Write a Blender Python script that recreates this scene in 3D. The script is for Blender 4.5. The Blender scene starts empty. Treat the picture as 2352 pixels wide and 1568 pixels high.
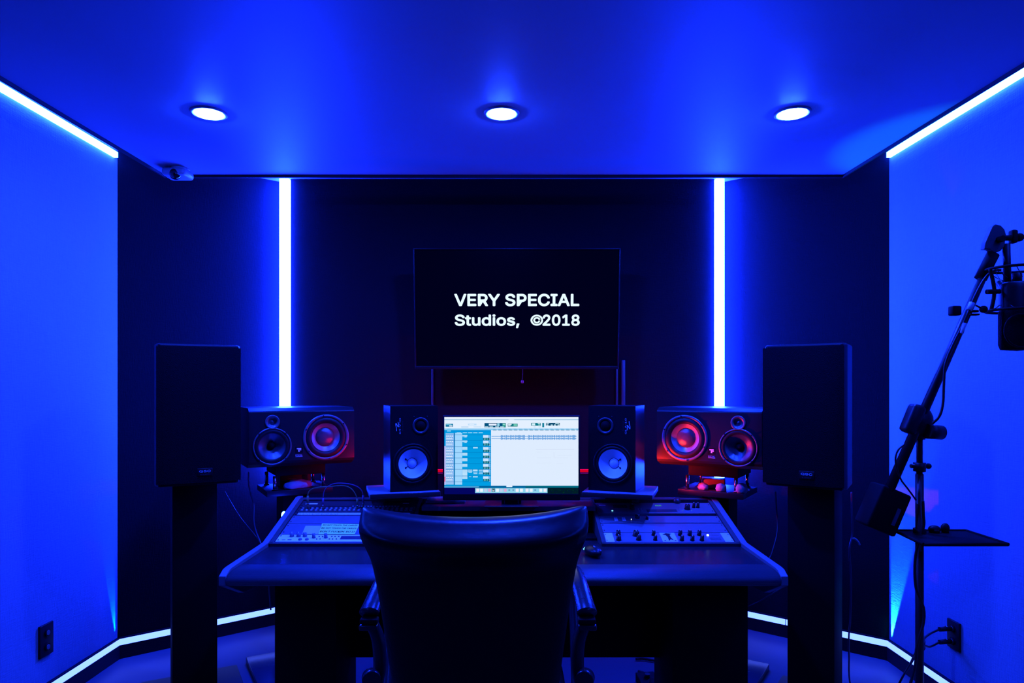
import bpy, bmesh, math, random
from mathutils import Matrix, Vector
random.seed(7)
C = bpy.context.scene.collection
PI = math.pi
def R(d): return math.radians(d)
F = 1568.0                      # focal length in pixels of the 2352 px frame
EYE = 1.40                      # camera height
def W(px, py, Y):               # a measured pixel and its distance -> point
    return Vector(((px - 1176) / F * Y, Y, EYE + (890 - py) / F * Y))

# ------------------------------------------------------------------ materials
def srgb(c): return tuple(((v / 255) / 12.92 if v / 255 <= .04045 else ((v / 255 + .055) / 1.055) ** 2.4) for v in c)
def mat(name, col, rough=.5, metal=0., spec=.5, noise=0., nscale=40., bump=0., bscale=200., coat=0., kind='noise', sheen=0., k=.4):
    col = tuple(c * k for c in col); spec *= k if not metal else 1
    m = bpy.data.materials.new(name); m.use_nodes = True
    nt = m.node_tree; b = nt.nodes['Principled BSDF']
    b.inputs['Base Color'].default_value = (*col, 1); b.inputs['Roughness'].default_value = rough
    b.inputs['Metallic'].default_value = metal; b.inputs['Specular IOR Level'].default_value = spec
    b.inputs['Coat Weight'].default_value = coat
    if sheen: b.inputs['Sheen Weight'].default_value = sheen
    tc = nt.nodes.new('ShaderNodeTexCoord')
    n = nt.nodes.new('ShaderNodeTexNoise'); n.inputs['Scale'].default_value = nscale; n.inputs['Detail'].default_value = 4
    nt.links.new(tc.outputs['Object'], n.inputs['Vector'])
    r = nt.nodes.new('ShaderNodeMapRange')
    a = noise if noise else .08
    r.inputs['To Min'].default_value = 1 - a; r.inputs['To Max'].default_value = 1 + a
    nt.links.new(n.outputs['Fac'], r.inputs['Value'])
    mx = nt.nodes.new('ShaderNodeVectorMath'); mx.operation = 'SCALE'
    mx.inputs[0].default_value = col
    nt.links.new(r.outputs['Result'], mx.inputs['Scale']); nt.links.new(mx.outputs['Vector'], b.inputs['Base Color'])
    if bump:
        bp = nt.nodes.new('ShaderNodeBump'); bp.inputs['Strength'].default_value = bump; bp.inputs['Distance'].default_value = .004
        if kind == 'weave':
            mp = nt.nodes.new('ShaderNodeMapping'); mp.inputs['Scale'].default_value = (bscale, bscale, bscale * .12)
            mp2 = nt.nodes.new('ShaderNodeMapping'); mp2.inputs['Scale'].default_value = (bscale * .12, bscale * .12, bscale)
            n1 = nt.nodes.new('ShaderNodeTexNoise'); n2 = nt.nodes.new('ShaderNodeTexNoise')
            for q in (n1, n2): q.inputs['Scale'].default_value = 1; q.inputs['Detail'].default_value = 3
            nt.links.new(tc.outputs['Object'], mp.inputs['Vector']); nt.links.new(tc.outputs['Object'], mp2.inputs['Vector'])
            nt.links.new(mp.outputs['Vector'], n1.inputs['Vector']); nt.links.new(mp2.outputs['Vector'], n2.inputs['Vector'])
            ad = nt.nodes.new('ShaderNodeMath'); ad.operation = 'ADD'
            nt.links.new(n1.outputs['Fac'], ad.inputs[0]); nt.links.new(n2.outputs['Fac'], ad.inputs[1])
            nt.links.new(ad.outputs[0], bp.inputs['Height'])
            nt.links.new(ad.outputs[0], r.inputs['Value']); r.inputs['From Min'].default_value = .5; r.inputs['From Max'].default_value = 1.5
        elif kind == 'holes':
            v = nt.nodes.new('ShaderNodeTexVoronoi'); v.inputs['Scale'].default_value = bscale
            nt.links.new(tc.outputs['Object'], v.inputs['Vector']); nt.links.new(v.outputs['Distance'], bp.inputs['Height'])
        else:
            n2 = nt.nodes.new('ShaderNodeTexNoise'); n2.inputs['Scale'].default_value = bscale; n2.inputs['Detail'].default_value = 5
            nt.links.new(tc.outputs['Object'], n2.inputs['Vector']); nt.links.new(n2.outputs['Fac'], bp.inputs['Height'])
        nt.links.new(bp.outputs['Normal'], b.inputs['Normal'])
    return m
def emis(name, col, s=1.):
    m = bpy.data.materials.new(name); m.use_nodes = True
    nt = m.node_tree; nt.nodes.clear()
    e = nt.nodes.new('ShaderNodeEmission'); o = nt.nodes.new('ShaderNodeOutputMaterial')
    e.inputs['Color'].default_value = (*col, 1); e.inputs['Strength'].default_value = s
    nt.links.new(e.outputs[0], o.inputs[0]); return m
def emis8(name, c, s=1.): return emis(name, srgb(c), s)

M = {}
M['paint'] = mat('ceiling_paint', (.42, .42, .44), .55, noise=.02, nscale=6, bump=.05, bscale=60)
M['fabric_light'] = mat('woven_wallcover', (.36, .38, .42), .75, noise=.10, nscale=5, bump=.35, bscale=260, kind='weave')
M['fabric_dark'] = mat('dark_wall_fabric', (.012, .012, .015), .9, spec=.2, noise=.1, nscale=20, bump=.3, bscale=300, kind='weave')
M['fabric_panel'] = mat('dark_panel_fabric', (.010, .010, .013), .9, spec=.15, noise=.1, nscale=20, bump=.3, bscale=300, kind='weave')
M['floor'] = mat('polished_floor', (.20, .20, .215), .38, noise=.25, nscale=2.2, bump=.04, bscale=30)
M['rear'] = mat('rear_wall_paint', (.05, .05, .06), .8)
M['trim'] = mat('black_trim', (.012, .012, .015), .6)
M['base'] = mat('dark_baseboard', (.012, .012, .016), .5)
M['grille'] = mat('speaker_grille', (.004, .004, .006), .75, spec=.15, bump=.5, bscale=420, kind='holes')
M['cab'] = mat('black_cabinet_plastic', (.012, .012, .015), .45, spec=.3, bump=.15, bscale=500)
M['vinyl'] = mat('black_satin_lacquer', (.013, .013, .016), .34, spec=.35, bump=.05, bscale=300)
M['focal'] = mat('grey_black_lacquer', (.025, .025, .029), .3, spec=.4, bump=.04, bscale=300)
M['leather_gloss_lit'] = mat('shiny_black_leather_lit', (.013, .013, .016), .32, spec=.42, noise=.2, nscale=20, bump=.22, bscale=22)  # lighter, shinier copy of the leather; paints the lit top of the backrest
M['wood_side'] = mat('satin_veneer', (.16, .15, .15), .38, noise=.3, nscale=12, bump=.05, bscale=80)
M['black'] = mat('matte_black', (.004, .004, .006), .7, spec=.2)
M['steel'] = mat('black_powder_steel', (.02, .02, .024), .4, bump=.1, bscale=600)
M['chrome'] = mat('bright_metal', (.62, .62, .65), .22, metal=1)
M['greyring'] = mat('grey_driver_ring', (.20, .20, .22), .35, metal=.3)
M['cone'] = mat('grey_woven_cone', (.16, .17, .20), .25, metal=.5, bump=.2, bscale=800)
M['ring_pale'] = mat('pale_cone_ring', (.42, .42, .45), .3, metal=.4)
M['rubber'] = mat('rubber_surround', (.012, .012, .014), .5)
M['paper_cone'] = mat('white_paper_cone', (.80, .80, .82), .6, k=.8, noise=.05, nscale=60, bump=.08, bscale=400)
M['print'] = mat('pale_grey_print', (.80, .80, .84), .5, k=.9)
M['print_dim'] = mat('dim_grey_print', (.12, .12, .15), .5)
M['desk'] = mat('dark_laminate', (.030, .030, .036), .26, noise=.1, nscale=30, bump=.05, bscale=150)
M['desk_rack'] = mat('rack_bay_metal', (.10, .10, .115), .42, bump=.05, bscale=300)
M['armrest'] = mat('grey_vinyl_armrest', (.075, .075, .085), .42, bump=.3, bscale=350)
M['edge'] = mat('grey_desk_edge', (.30, .30, .33), .35)
M['pedestal'] = mat('dark_pedestal_board', (.004, .004, .006), .8, spec=.15)
M['leather'] = mat('black_leather', (.006, .006, .008), .40, noise=.2, nscale=20, bump=.25, bscale=120, spec=.16)
M['armpad'] = mat('polished_arm_pad', (.035, .035, .04), .24, bump=.1, bscale=60)
M['gear_dark'] = mat('dark_gear_panel', (.07, .07, .085), .4, metal=.3)
M['gear_blue'] = mat('blank_panel_grey', (.33, .33, .37), .42, metal=.3)
M['gear_silver'] = mat('silver_faceplate', (.78, .78, .80), .38, metal=.1, k=1.)
M['knob'] = mat('black_knob', (.01, .01, .012), .3)
M['display'] = mat('dark_display_glass', (.10, .10, .14), .15)
M['note'] = mat('yellow_green_paper', (.55, .85, .12), .7, k=1.)
M['paper'] = mat('white_paper', (.80, .80, .82), .7, k=.6)
M['ink'] = mat('dark_ink', (.015, .02, .03), .6)
M['cable'] = mat('black_cable', (.014, .014, .018), .45)
M['cable_b'] = mat('grey_blue_cable', (.10, .10, .13), .4)
M['cable_y'] = mat('olive_patch_cable', (.30, .30, .14), .4)
M['cable_v'] = mat('violet_patch_cable', (.26, .12, .28), .4)
M['brass'] = mat('brass_plug', (.55, .48, .25), .3, metal=.8)
M['cloth'] = mat('crumpled_blue_cloth', (.42, .45, .55), .7, bump=.5, bscale=60)
M['plastic_w'] = mat('white_plastic', (.55, .55, .58), .35)
M['glass_dark'] = mat('smoked_glass', (.004, .004, .006), .08, coat=1)
M['screen_off'] = mat('tv_black_glass', (.0025, .0028, .004), .16)
M['plate_gloss'] = mat('glossy_black_plate', (.10, .10, .12), .22)
M['copper'] = mat('red_brown_block', (.30, .12, .08), .4)

LED = (.0035, .020, 1.)
M['led_v'] = emis('vertical_led_light', LED, 520)
M['led_cove'] = emis('cove_led_light', (.0055, .034, 1.), 200)
M['led_base'] = emis('baseboard_led_light', (.062, .115, 1.), 6.8)
M['down'] = emis('downlight_lens_light', (.008, .036, 1.), 4200)
M['red_back'] = emis('red_led_back', (1., .0, .02), 150)
M['red_end'] = emis('red_led_end', (1., .0, .0), 60)
M['red_front'] = emis('red_led_front', (1., .0, .03), .62)
M['tvtext'] = emis('tv_text_light', (.72, .88, 1.), 1.15)
M['spark_c'] = emis('cyan_indicator', (.2, .8, 1.), 1.5)
M['spark_w'] = emis('white_indicator', (.6, .8, 1.), 1.6)
M['spark_g'] = emis('green_indicator', (.1, .6, .25), .6)
M['spark_o'] = emis('orange_indicator', (1., .25, .03), 1.5)

# ------------------------------------------------------------------ mesh kit
FONT = None
try:
    _p = bpy.utils.system_resource('DATAFILES', path='fonts')
    FONT = bpy.data.fonts.load(_p + '/Inter.woff2')
except Exception: FONT = None
def holed(mb, x0, x1, z0, z1, y, holes, m, seg=48):
    '''flat front in the XZ plane at depth y, with round openings (x, z, r)'''
    from mathutils.geometry import delaunay_2d_cdt
    P = [Vector((x0, z0)), Vector((x1, z0)), Vector((x1, z1)), Vector((x0, z1))]; E = [(0, 1), (1, 2), (2, 3), (3, 0)]
    for hx, hz, r in holes:
        n0 = len(P)
        for i in range(seg):
            a = 2 * PI * i / seg; P.append(Vector((hx + r * math.cos(a), hz + r * math.sin(a)))); E.append((n0 + i, n0 + (i + 1) % seg))
    V, _, Fc, _, _, _ = delaunay_2d_cdt(P, E, [], 1, 1e-6)
    t = bmesh.new(); vs = [t.verts.new((v.x, y, v.y)) for v in V]
    for f in Fc:
        c = sum((V[i] for i in f), Vector((0, 0))) / len(f)
        if any((c - Vector((hx, hz))).length < r * .999 for hx, hz, r in holes): continue
        t.faces.new([vs[i] for i in f])
    mb._add(t, m)
def drop_front(mb, y):
    for f in [f for f in mb.bm.faces if all(abs(v.co.y - y) < 1e-5 for v in f.verts)]: mb.bm.faces.remove(f)
class MB:
    def __init__(s): s.bm = bmesh.new(); s.mats = []
    def mi(s, m):
        if m not in s.mats: s.mats.append(m)
        return s.mats.index(m)
    def _add(s, tmp, m, T=None, smooth=False):
        if T is not None: bmesh.ops.transform(tmp, matrix=T, verts=tmp.verts)
        k = s.mi(m); vm = {}
        for v in tmp.verts: vm[v] = s.bm.verts.new(v.co)
        for f in tmp.faces:
            try: nf = s.bm.faces.new([vm[v] for v in f.verts])
            except ValueError: continue
            nf.material_index = k; nf.smooth = smooth
        tmp.free(); return s
    def box(s, c, d, m, bev=0., seg=2, T=None, rot=None, smooth=None):
        t = bmesh.new(); bmesh.ops.create_cube(t, size=1)
        bmesh.ops.scale(t, vec=Vector(d), verts=t.verts)
        if bev: bmesh.ops.bevel(t, geom=list(t.edges) + list(t.verts), offset=bev, segments=seg, affect='EDGES', profile=.5)
        X = Matrix.Translation(Vector(c))
        if rot is not None: X = X @ rot
        if T is not None: X = T @ X
        return s._add(t, m, X, smooth=bool(bev) if smooth is None else smooth)
    def span(s, a, b, m, **k):
        a, b = Vector(a), Vector(b)
        return s.box((a + b) / 2, [abs(v) for v in (b - a)], m, **k)
    def poly(s, pts, m, T=None):
        t = bmesh.new(); t.faces.new([t.verts.new(p) for p in pts]); return s._add(t, m, T)
    def prism(s, pts, vec, m, T=None, bev=0., smooth=False):
        t = bmesh.new(); vec = Vector(vec)
        a = [t.verts.new(p) for p in pts]; b = [t.verts.new(Vector(p) + vec) for p in pts]
        t.faces.new(a); t.faces.new(b[::-1]); n = len(a)
        for i in range(n): t.faces.new((a[i], b[i], b[(i + 1) % n], a[(i + 1) % n]))
        bmesh.ops.recalc_face_normals(t, faces=t.faces)
        if bev: bmesh.ops.bevel(t, geom=list(t.edges) + list(t.verts), offset=bev, segments=2, affect='EDGES', profile=.5)
        return s._add(t, m, T, smooth=smooth)
    def cyl(s, p0, p1, r, m, r2=None, seg=24, T=None, smooth=True):
        p0, p1 = Vector(p0), Vector(p1); d = p1 - p0
        t = bmesh.new()
        bmesh.ops.create_cone(t, cap_ends=True, segments=seg, radius1=r, radius2=r if r2 is None else r2, depth=d.length)
        X = Matrix.Translation((p0 + p1) / 2) @ d.to_track_quat('Z', 'Y').to_matrix().to_4x4()
        if T is not None: X = T @ X
        s._add(t, m, X, smooth=False)
        if smooth:
            for f in list(s.bm.faces)[-(seg + 2):]:
                if len(f.verts) == 4: f.smooth = True
        return s
    def sphere(s, c, r, m, sc=(1, 1, 1), T=None, seg=20):
        t = bmesh.new(); bmesh.ops.create_uvsphere(t, u_segments=seg, v_segments=seg // 2, radius=r)
        X = Matrix.Translation(Vector(c)) @ Matrix.Diagonal((*sc, 1))
        if T is not None: X = T @ X
        return s._add(t, m, X, smooth=True)
    def lathe(s, prof, m, T=None, seg=48, smooth=True):      # prof: (r, h); axis Z
        t = bmesh.new(); rings = []
        for r, h in prof:
            if r < 1e-6: rings.append([t.verts.new((0, 0, h))])
            else: rings.append([t.verts.new((r * math.cos(2 * PI * i / seg), r * math.sin(2 * PI * i / seg), h)) for i in range(seg)])
        for a, b in zip(rings, rings[1:]):
            for i in range(seg):
                j = (i + 1) % seg
                if len(a) == 1 and len(b) == 1: continue
                if len(a) == 1: t.faces.new((a[0], b[j], b[i]))
                elif len(b) == 1: t.faces.new((a[i], a[j], b[0]))
                else: t.faces.new((a[i], a[j], b[j], b[i]))
        bmesh.ops.recalc_face_normals(t, faces=t.faces)
        return s._add(t, m, T, smooth=smooth)
    def tube(s, pts, r, m, seg=10, sub=6, T=None, closed=False, flat=None):
        P = [Vector(p) for p in pts]
        if len(P) > 2 and sub > 1:
            Q = []; n = len(P)
            for i in range(n - (0 if closed else 1)):
                g = lambda k: P[k % n] if closed else P[max(0, min(n - 1, k))]
                p0, p1, p2, p3 = g(i - 1), g(i), g(i + 1), g(i + 2)
                for k in range(sub):
                    u = k / sub
                    Q.append(.5 * ((2 * p1) + (p2 - p0) * u + (2 * p0 - 5 * p1 + 4 * p2 - p3) * u * u + (3 * p1 - p0 - 3 * p2 + p3) * u ** 3))
            if not closed: Q.append(P[-1])
            P = Q
        t = bmesh.new(); rings = []; n = len(P)
        tan = (P[1] - P[0]).normalized(); ref = Vector((0, 0, 1)) if abs(tan.z) < .9 else Vector((1, 0, 0))
        nrm = tan.cross(ref).normalized()
        for i in range(n):
            a = P[(i - 1) % n] if closed else P[max(0, i - 1)]; b = P[(i + 1) % n] if closed else P[min(n - 1, i + 1)]
            tan = (b - a).normalized(); nrm = (nrm - tan * nrm.dot(tan)).normalized(); bi = tan.cross(nrm)
            rr = r(i / (n - 1)) if callable(r) else r
            fa, fb = flat if flat else (1, 1)
            rings.append([t.verts.new(P[i] + (nrm * math.cos(2 * PI * k / seg) * fa + bi * math.sin(2 * PI * k / seg) * fb) * rr) for k in range(seg)])
        for i in range(n if closed else n - 1):
            A, B = rings[i], rings[(i + 1) % n]
            for k in range(seg): t.faces.new((A[k], A[(k + 1) % seg], B[(k + 1) % seg], B[k]))
        if not closed: t.faces.new(rings[0][::-1]); t.faces.new(rings[-1])
        bmesh.ops.recalc_face_normals(t, faces=t.faces)
        return s._add(t, m, T, smooth=True)
    def text(s, body, m, T, height=None, width=None, bold=.0, align='CENTER', depth=0.):
        cu = bpy.data.curves.new('txt', 'FONT'); cu.body = body; cu.align_x = align;  cu.size = 1; cu.extrude = depth
        if FONT: cu.font = FONT
        o = bpy.data.objects.new('txt', cu); C.objects.link(o); bpy.context.view_layer.update()
        me = bpy.data.meshes.new_from_object(o.evaluated_get(bpy.context.evaluated_depsgraph_get()))
        t = bmesh.new(); t.from_mesh(me)
        xs = [v.co.x for v in t.verts]; ys = [v.co.y for v in t.verts]
        sy = height if height else 1.; sx = sy
        w = max(xs) - min(xs)
        if width: sx = width / w
        cx = {'CENTER': (max(xs) + min(xs)) / 2, 'LEFT': min(xs), 'RIGHT': max(xs)}[align]
        bmesh.ops.transform(t, matrix=Matrix.Diagonal((sx, sy, 1, 1)) @ Matrix.Translation((-cx, 0, 0)), verts=t.verts)
        bw = bold * (height or 1.)
        offs = [(0, 0)] if not bold else [(bw * math.cos(k * PI / 4), bw * math.sin(k * PI / 4)) for k in range(8)] + [(0, 0)]
        for ox, oy_ in offs:
            s._add(t.copy(), m, T @ Matrix.Translation((ox, oy_, 0)))
        t.free()
        bpy.data.objects.remove(o); bpy.data.curves.remove(cu); bpy.data.meshes.remove(me)
        return s
def obj(name, mb, parent=None, label=None):
    me = bpy.data.meshes.new(name); mb.bm.normal_update(); mb.bm.to_mesh(me); mb.bm.free()
    for m in mb.mats: me.materials.append(M[m])
    o = bpy.data.objects.new(name, me); C.objects.link(o)
    if parent: o.parent = parent
    if label: o['label'] = label
    return o
def tag(o, label, cat, group=None):
    o['label'] = label; o['category'] = cat
    if group: o['group'] = group
    return o
def thing(name, label, cat, loc=(0, 0, 0), rotz=0., group=None, rot=None):
    o = bpy.data.objects.new(name, None); C.objects.link(o); o.empty_display_size = .05
    o.location = loc; o.rotation_euler = rot if rot else (0, 0, rotz)
    return tag(o, label, cat, group)
def struct(name, mb):
    o = obj(name, mb); o['kind'] = 'structure'; return o
def dup(root, loc=None, label=None, rot=None):
    r = root.copy(); C.objects.link(r)
    if loc is not None: r.location = loc
    if rot is not None: r.rotation_euler = rot
    if label: r['label'] = label
    for ch in list(root.children):
        c = ch.copy(); C.objects.link(c); c.parent = r
        for g in list(ch.children):
            d = g.copy(); C.objects.link(d); d.parent = c
    return r
def sm(o, lv=2):
    m = o.modifiers.new('smooth', 'SUBSURF'); m.levels = m.render_levels = lv; return o
FRONT = Matrix.Rotation(PI / 2, 4, 'X')     # maps local XY drawing to an upright face looking to -Y (z of drawing -> -Y)

# ------------------------------------------------------------------ camera
cam = bpy.data.cameras.new('camera'); co = bpy.data.objects.new('camera', cam); C.objects.link(co)
co.location = (0, 0, EYE); co.rotation_euler = (PI / 2, 0, 0)
cam.sensor_width = 36; cam.lens = 36 * F / 2352; cam.shift_y = 106 / 2352; cam.clip_start = .02
bpy.context.scene.camera = co

# ------------------------------------------------------------------ room
XL, XR = -2.04, 1.94
CL = (XL, 3.53); CR = (XR, 3.51)            # corners where the dark angled panels start
NL = (-1.362, 4.08); NR = (1.244, 4.08)     # where they meet the upright lights
TOP = 2.625; SOF = 2.49
b = MB(); b.span((-2.3, -3.1, -.1), (2.2, 4.4, 0), 'floor'); struct('floor', b)
b = MB(); b.span((XL - .12, -3.1, 0), (XL, CL[1], TOP), 'fabric_light'); struct('wall_left', b)
b = MB(); b.span((XR, -3.1, 0), (XR + .12, CR[1], TOP), 'fabric_light'); struct('wall_right', b)
b = MB(); b.span((-2.2, -3.1, 0), (2.1, -3.0, TOP), 'rear'); struct('wall_rear', b)
b = MB(); b.prism([(*CL, 0), (*NL, 0), (NL[0], 4.3, 0), (CL[0], 4.3, 0)], (0, 0, TOP), 'fabric_dark'); struct('wall_back_left', b)
b = MB(); b.prism([(*CR, 0), (CR[0], 4.3, 0), (NR[0], 4.3, 0), (*NR, 0)], (0, 0, TOP), 'fabric_dark'); struct('wall_back_right', b)
b = MB(); b.span((-1.300, 4.01, 0), (1.188, 4.3, TOP), 'fabric_dark'); b.span((-1.37, 4.09, 0), (1.25, 4.3, TOP), 'fabric_dark'); struct('wall_back', b)
b = MB(); b.span((-2.3, -3.1, TOP), (2.2, 4.4, TOP + .1), 'paint')
SL = [(-1.845, -2.8), (-1.775, 3.5), (1.694, 3.5), (1.80, -2.8)]
b.prism([(x, y, SOF) for x, y in SL], (0, 0, .05), 'paint')
struct('ceiling', b)
b = MB()
def band(a, c, w=.010, z0=SOF - .013, z1=SOF + .052, m='trim'):
    a, c = Vector((*a, 0)), Vector((*c, 0)); d = (c - a).normalized(); n = Vector((d.y, -d.x, 0))
    b.prism([a + n * w + Vector((0, 0, z0)), c + n * w + Vector((0, 0, z0)), c + Vector((0, 0, z0)), a + Vector((0, 0, z0))], (0, 0, z1 - z0), m)
band(SL[0], SL[1], -.010); band((SL[1][0] - .01, 3.5), (SL[2][0] + .01, 3.5), -.010); band(SL[2], SL[3], -.010)
struct('trim_1', b)
# faint seam of the fabric walls beside the upright lights, and the dark panel behind the monitor
b = MB(); b.span((W(1000, 0, 4.0).x, 3.995, .3), (W(1410, 0, 4.0).x, 4.012, 1.60), 'fabric_panel'); struct('trim_2', b)

def baseboard(name, a, c, side=1):
    """a board 7 cm high with a lipped channel on top"""
    global b
    b = MB(); a3, c3 = Vector((*a, 0)), Vector((*c, 0)); d = (c3 - a3).normalized(); n = Vector((d.y, -d.x, 0)) * side
    def pr(w0, w1, z0, z1, e0=0., e1=0.):
        A = a3 + d * e0; Cc = c3 - d * e1
        b.prism([A + n * w0 + Vector((0, 0, z0)), Cc + n * w0 + Vector((0, 0, z0)), Cc + n * w1 + Vector((0, 0, z0)), A + n * w1 + Vector((0, 0, z0))], (0, 0, z1 - z0), 'base')
    pr(0, .016, 0, .070); pr(0, .0165, .1035, .1085); pr(0, .004, .07, .104)
    struct(name, b); return a3, c3, d, n
def ledbase(info, segs, label):
    a3, c3, d, n = info; L = (c3 - a3).length
    bb = MB()
    for s0, s1 in segs:
        A = a3 + d * s0; Cc = a3 + d * s1
        bb.prism([A + n * .0045 + Vector((0, 0, .071)), Cc + n * .0045 + Vector((0, 0, .071)), Cc + n * .0155 + Vector((0, 0, .071)), A + n * .0155 + Vector((0, 0, .071))], (0, 0, .032), 'led_base')
    return tag(obj('light_strip', bb), label, 'light strip', 'light strips along the baseboards')
i1 = baseboard('baseboard_left', (XL, -2.9), CL, 1)
i2 = baseboard('baseboard_back_left', CL, NL, 1)
i3 = baseboard('baseboard_back_right', NR, CR, 1)
i4 = baseboard('baseboard_right', CR, (XR, -2.9), 1)
i5 = baseboard('baseboard_back', (-1.30, 4.01), (1.188, 4.01), 1)
ledbase(i1, [(.01, 6.42)], 'glowing light strip along the foot of the left pale wall')
ledbase(i2, [(.004, .87)], 'glowing light strip at the foot of the dark wall behind the left speaker column')
ledbase(i3, [(.10, .38), (.387, .70), (.702, .895)], 'glowing light strip at the foot of the dark wall behind the right speaker column')
ledbase(i4, [(.01, .32), (.323, 2.3), (2.31, 6.4)], 'glowing light strip along the foot of the right pale wall behind the microphone stand')

# upright light profiles
def vled(x0, x1, label):
    bb = MB(); bb.span((x0, 3.985, .86), (x1, 4.085, TOP - .004), 'led_v')
    return tag(obj('light_strip', bb), label, 'light strip', 'upright light strips in the back wall')
vled(-1.358, -1.304, 'bright upright light strip on the back wall, left of the television')
vled(1.192, 1.240, 'bright upright light strip on the back wall, right of the television')
def cove(x0, x1, y1, label):
    bb = MB(); bb.span((x0, -2.4, 2.578), (x1, y1, 2.606), 'led_cove')
    return tag(obj('light_strip', bb), label, 'light strip', 'light strips along the tops of the pale walls')
cove(XL, XL + .02, 3.50, 'bright light strip along the top of the left pale wall')
cove(XR - .02, XR, 3.50, 'bright light strip along the top of the right pale wall')

# spill from the open ends of the baseboard channels up the pale walls
def spill(p, tgt, e, ang, col=(.04, .32, 1.)):
    l = bpy.data.lights.new('strip_end', 'SPOT'); l.energy = e; l.color = col; l.spot_size = R(ang); l.spot_blend = .5; l.shadow_soft_size = .004
    o = bpy.data.objects.new('strip_end_light', l); C.objects.link(o); o.location = p
    o.rotation_euler = (Vector(tgt) - Vector(p)).to_track_quat('-Z', 'Y').to_euler()
spill((XR - .007, 3.492, .112), (XR - .002, 3.33, 1.0), 300., 25, (.01, .40, 1.))
spill((XL + .007, 3.512, .112), (XL + .003, 3.40, 1.0), 60., 16, (.0, .30, 1.))

# ends of the red light bar, shining on the lying monitors
spill((.612, 3.225, 1.0), (.80, 3.27, 1.045), 26., 80, (1., .02, .01))
spill((-.595, 3.23, 1.0), (-.83, 3.36, 1.06), 4., 60, (1., .0, .02))
# ------------------------------------------------------------------ downlights
dl = thing('downlight', 'round recessed downlight at the left of the ceiling', 'downlight', (-1.203, 2.71, SOF), group='downlights in the ceiling')
b = MB(); b.lathe([(.055, -.001), (.056, -.006), (.068, -.006), (.071, 0), (.071, .002)], 'plastic_w'); obj('trim_ring', b, dl)
b = MB(); b.lathe([(.0, -.013), (.025, -.0125), (.042, -.011), (.051, -.008), (.0545, -.004), (.0545, .0)], 'down'); obj('lens', b, dl)
dup(dl, (-.041, 2.71, SOF), 'round recessed downlight in the middle of the ceiling, above the television')
dup(dl, (1.113, 2.71, SOF), 'round recessed downlight at the right of the ceiling')

# ------------------------------------------------------------------ security camera
p = W(405, 402, 3.36)
t = thing('security_camera', 'small white dome security camera at the left ceiling corner', 'camera', (p.x, 3.40, SOF - .013))
b = MB(); b.box((-.012, 0, -.014), (.118, .11, .040), 'plastic_w', bev=.016, seg=3); b.cyl((0, 0, .004), (0, 0, .013), .045, 'plastic_w'); obj('housing', b, t)
b = MB(); b.sphere((-.008, -.035, -.024), .028, 'glass_dark'); obj('lens_dome', b, t)

# ------------------------------------------------------------------ television
tilt = math.atan2(.08, .651); TVY0 = 3.70
ptl, ptr, pbl, pbr = W(948, 572, 3.70), W(1424, 568, 3.70), W(955, 848, 3.78), W(1421, 846, 3.78)
TW, TH = 1.122, .656
tvc = (ptl + ptr + pbl + pbr) / 4
t = thing('television', 'large black television tilted forward on the back wall, its screen showing white words', 'television', tvc, rot=(tilt * 1., 0, 0))
# local frame: X right, Z up along the screen, -Y towards the room (tilted so that the top leans out)
b = MB(); b.box((0, .022, 0), (TW - .012, .040, TH - .012), 'cab', bev=.006); b.box((0, .055, -.05), (.62, .05, .34), 'cab', bev=.01); obj('body', b, t)
b = MB()
fw = .007
b.box((0, -.002, TH / 2 - fw / 2), (TW, .016, fw), 'vinyl', bev=.002); b.box((-TW / 2 + fw / 2, -.002, 0), (fw, .016, TH - .01), 'vinyl', bev=.002)
b.box((TW / 2 - fw / 2, -.002, 0), (fw, .016, TH - .01), 'vinyl', bev=.002); b.box((0, -.002, -TH / 2 + .008), (TW, .018, .017), 'vinyl', bev=.002)
obj('frame', b, t)
b = MB(); b.box((0, 0, .004), (TW - .012, .004, TH - .02), 'screen_off')
S = TW / 475.
def TT(px, py): return Matrix.Translation(((px - 1186.5) * S, -.0035, (708.5 - py) * S * 1.0)) @ FRONT
b.text('VERY SPECIAL', 'tvtext', TT(1043, 700), height=31 * S / .615, width=287 * S, bold=.026, align='LEFT')
b.text('Studios,', 'tvtext', TT(1043.5, 745.5), height=28.5 * S / .615, width=148 * S, bold=.026, align='LEFT')
b.text('\u00a9', 'tvtext', TT(1219, 745.5), height=28.5 * S / .615, width=28 * S, bold=.012, align='LEFT')
b.text('2018', 'tvtext', TT(1247.5, 745.5), height=28.5 * S / .615, width=84 * S, bold=.026, align='LEFT')
obj('screen', b, t)
b = MB(); b.cyl((0, .07, .08), (0, .20, .10), .02, 'steel'); b.box((0, .235, .11), (.36, .02, .30), 'steel', rot=Matrix.Rotation(-tilt, 4, 'X')); obj('wall_bracket', b, t)
# pull cord under it
t = thing('pull_cord', 'tiny pull cord with a knob hanging below the television', 'cord', W(1200, 850, 3.86))
b = MB(); b.tube([(0, 0, .02), (.001, 0, -.02), (-.002, 0, -.06)], .0022, 'cable_b'); obj('cord', b, t)
b = MB(); b.box((-.001, 0, -.065), (.016, .012, .016), 'plastic_w', bev=.004); obj('knob', b, t)
# cable raceways under the TV
def raceway(px, w, label, zt=1.56):
    x = W(px, 0, 3.99).x; bb = MB(); bb.span((x - w / 2, 3.980, .0), (x + w / 2, 3.993, zt), 'gear_dark', bev=.002)
    return tag(obj('cable_raceway', bb), label, 'cable cover', 'cable covers below the television')
raceway(993.5, .011, 'thin upright cable cover on the wall below the television, left side')
raceway(1416.5, .011, 'thinner of two upright cable covers on the wall below the right end of the television')
raceway(1431, .022, 'wider of two upright cable covers on the wall below the right end of the television')

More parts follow.
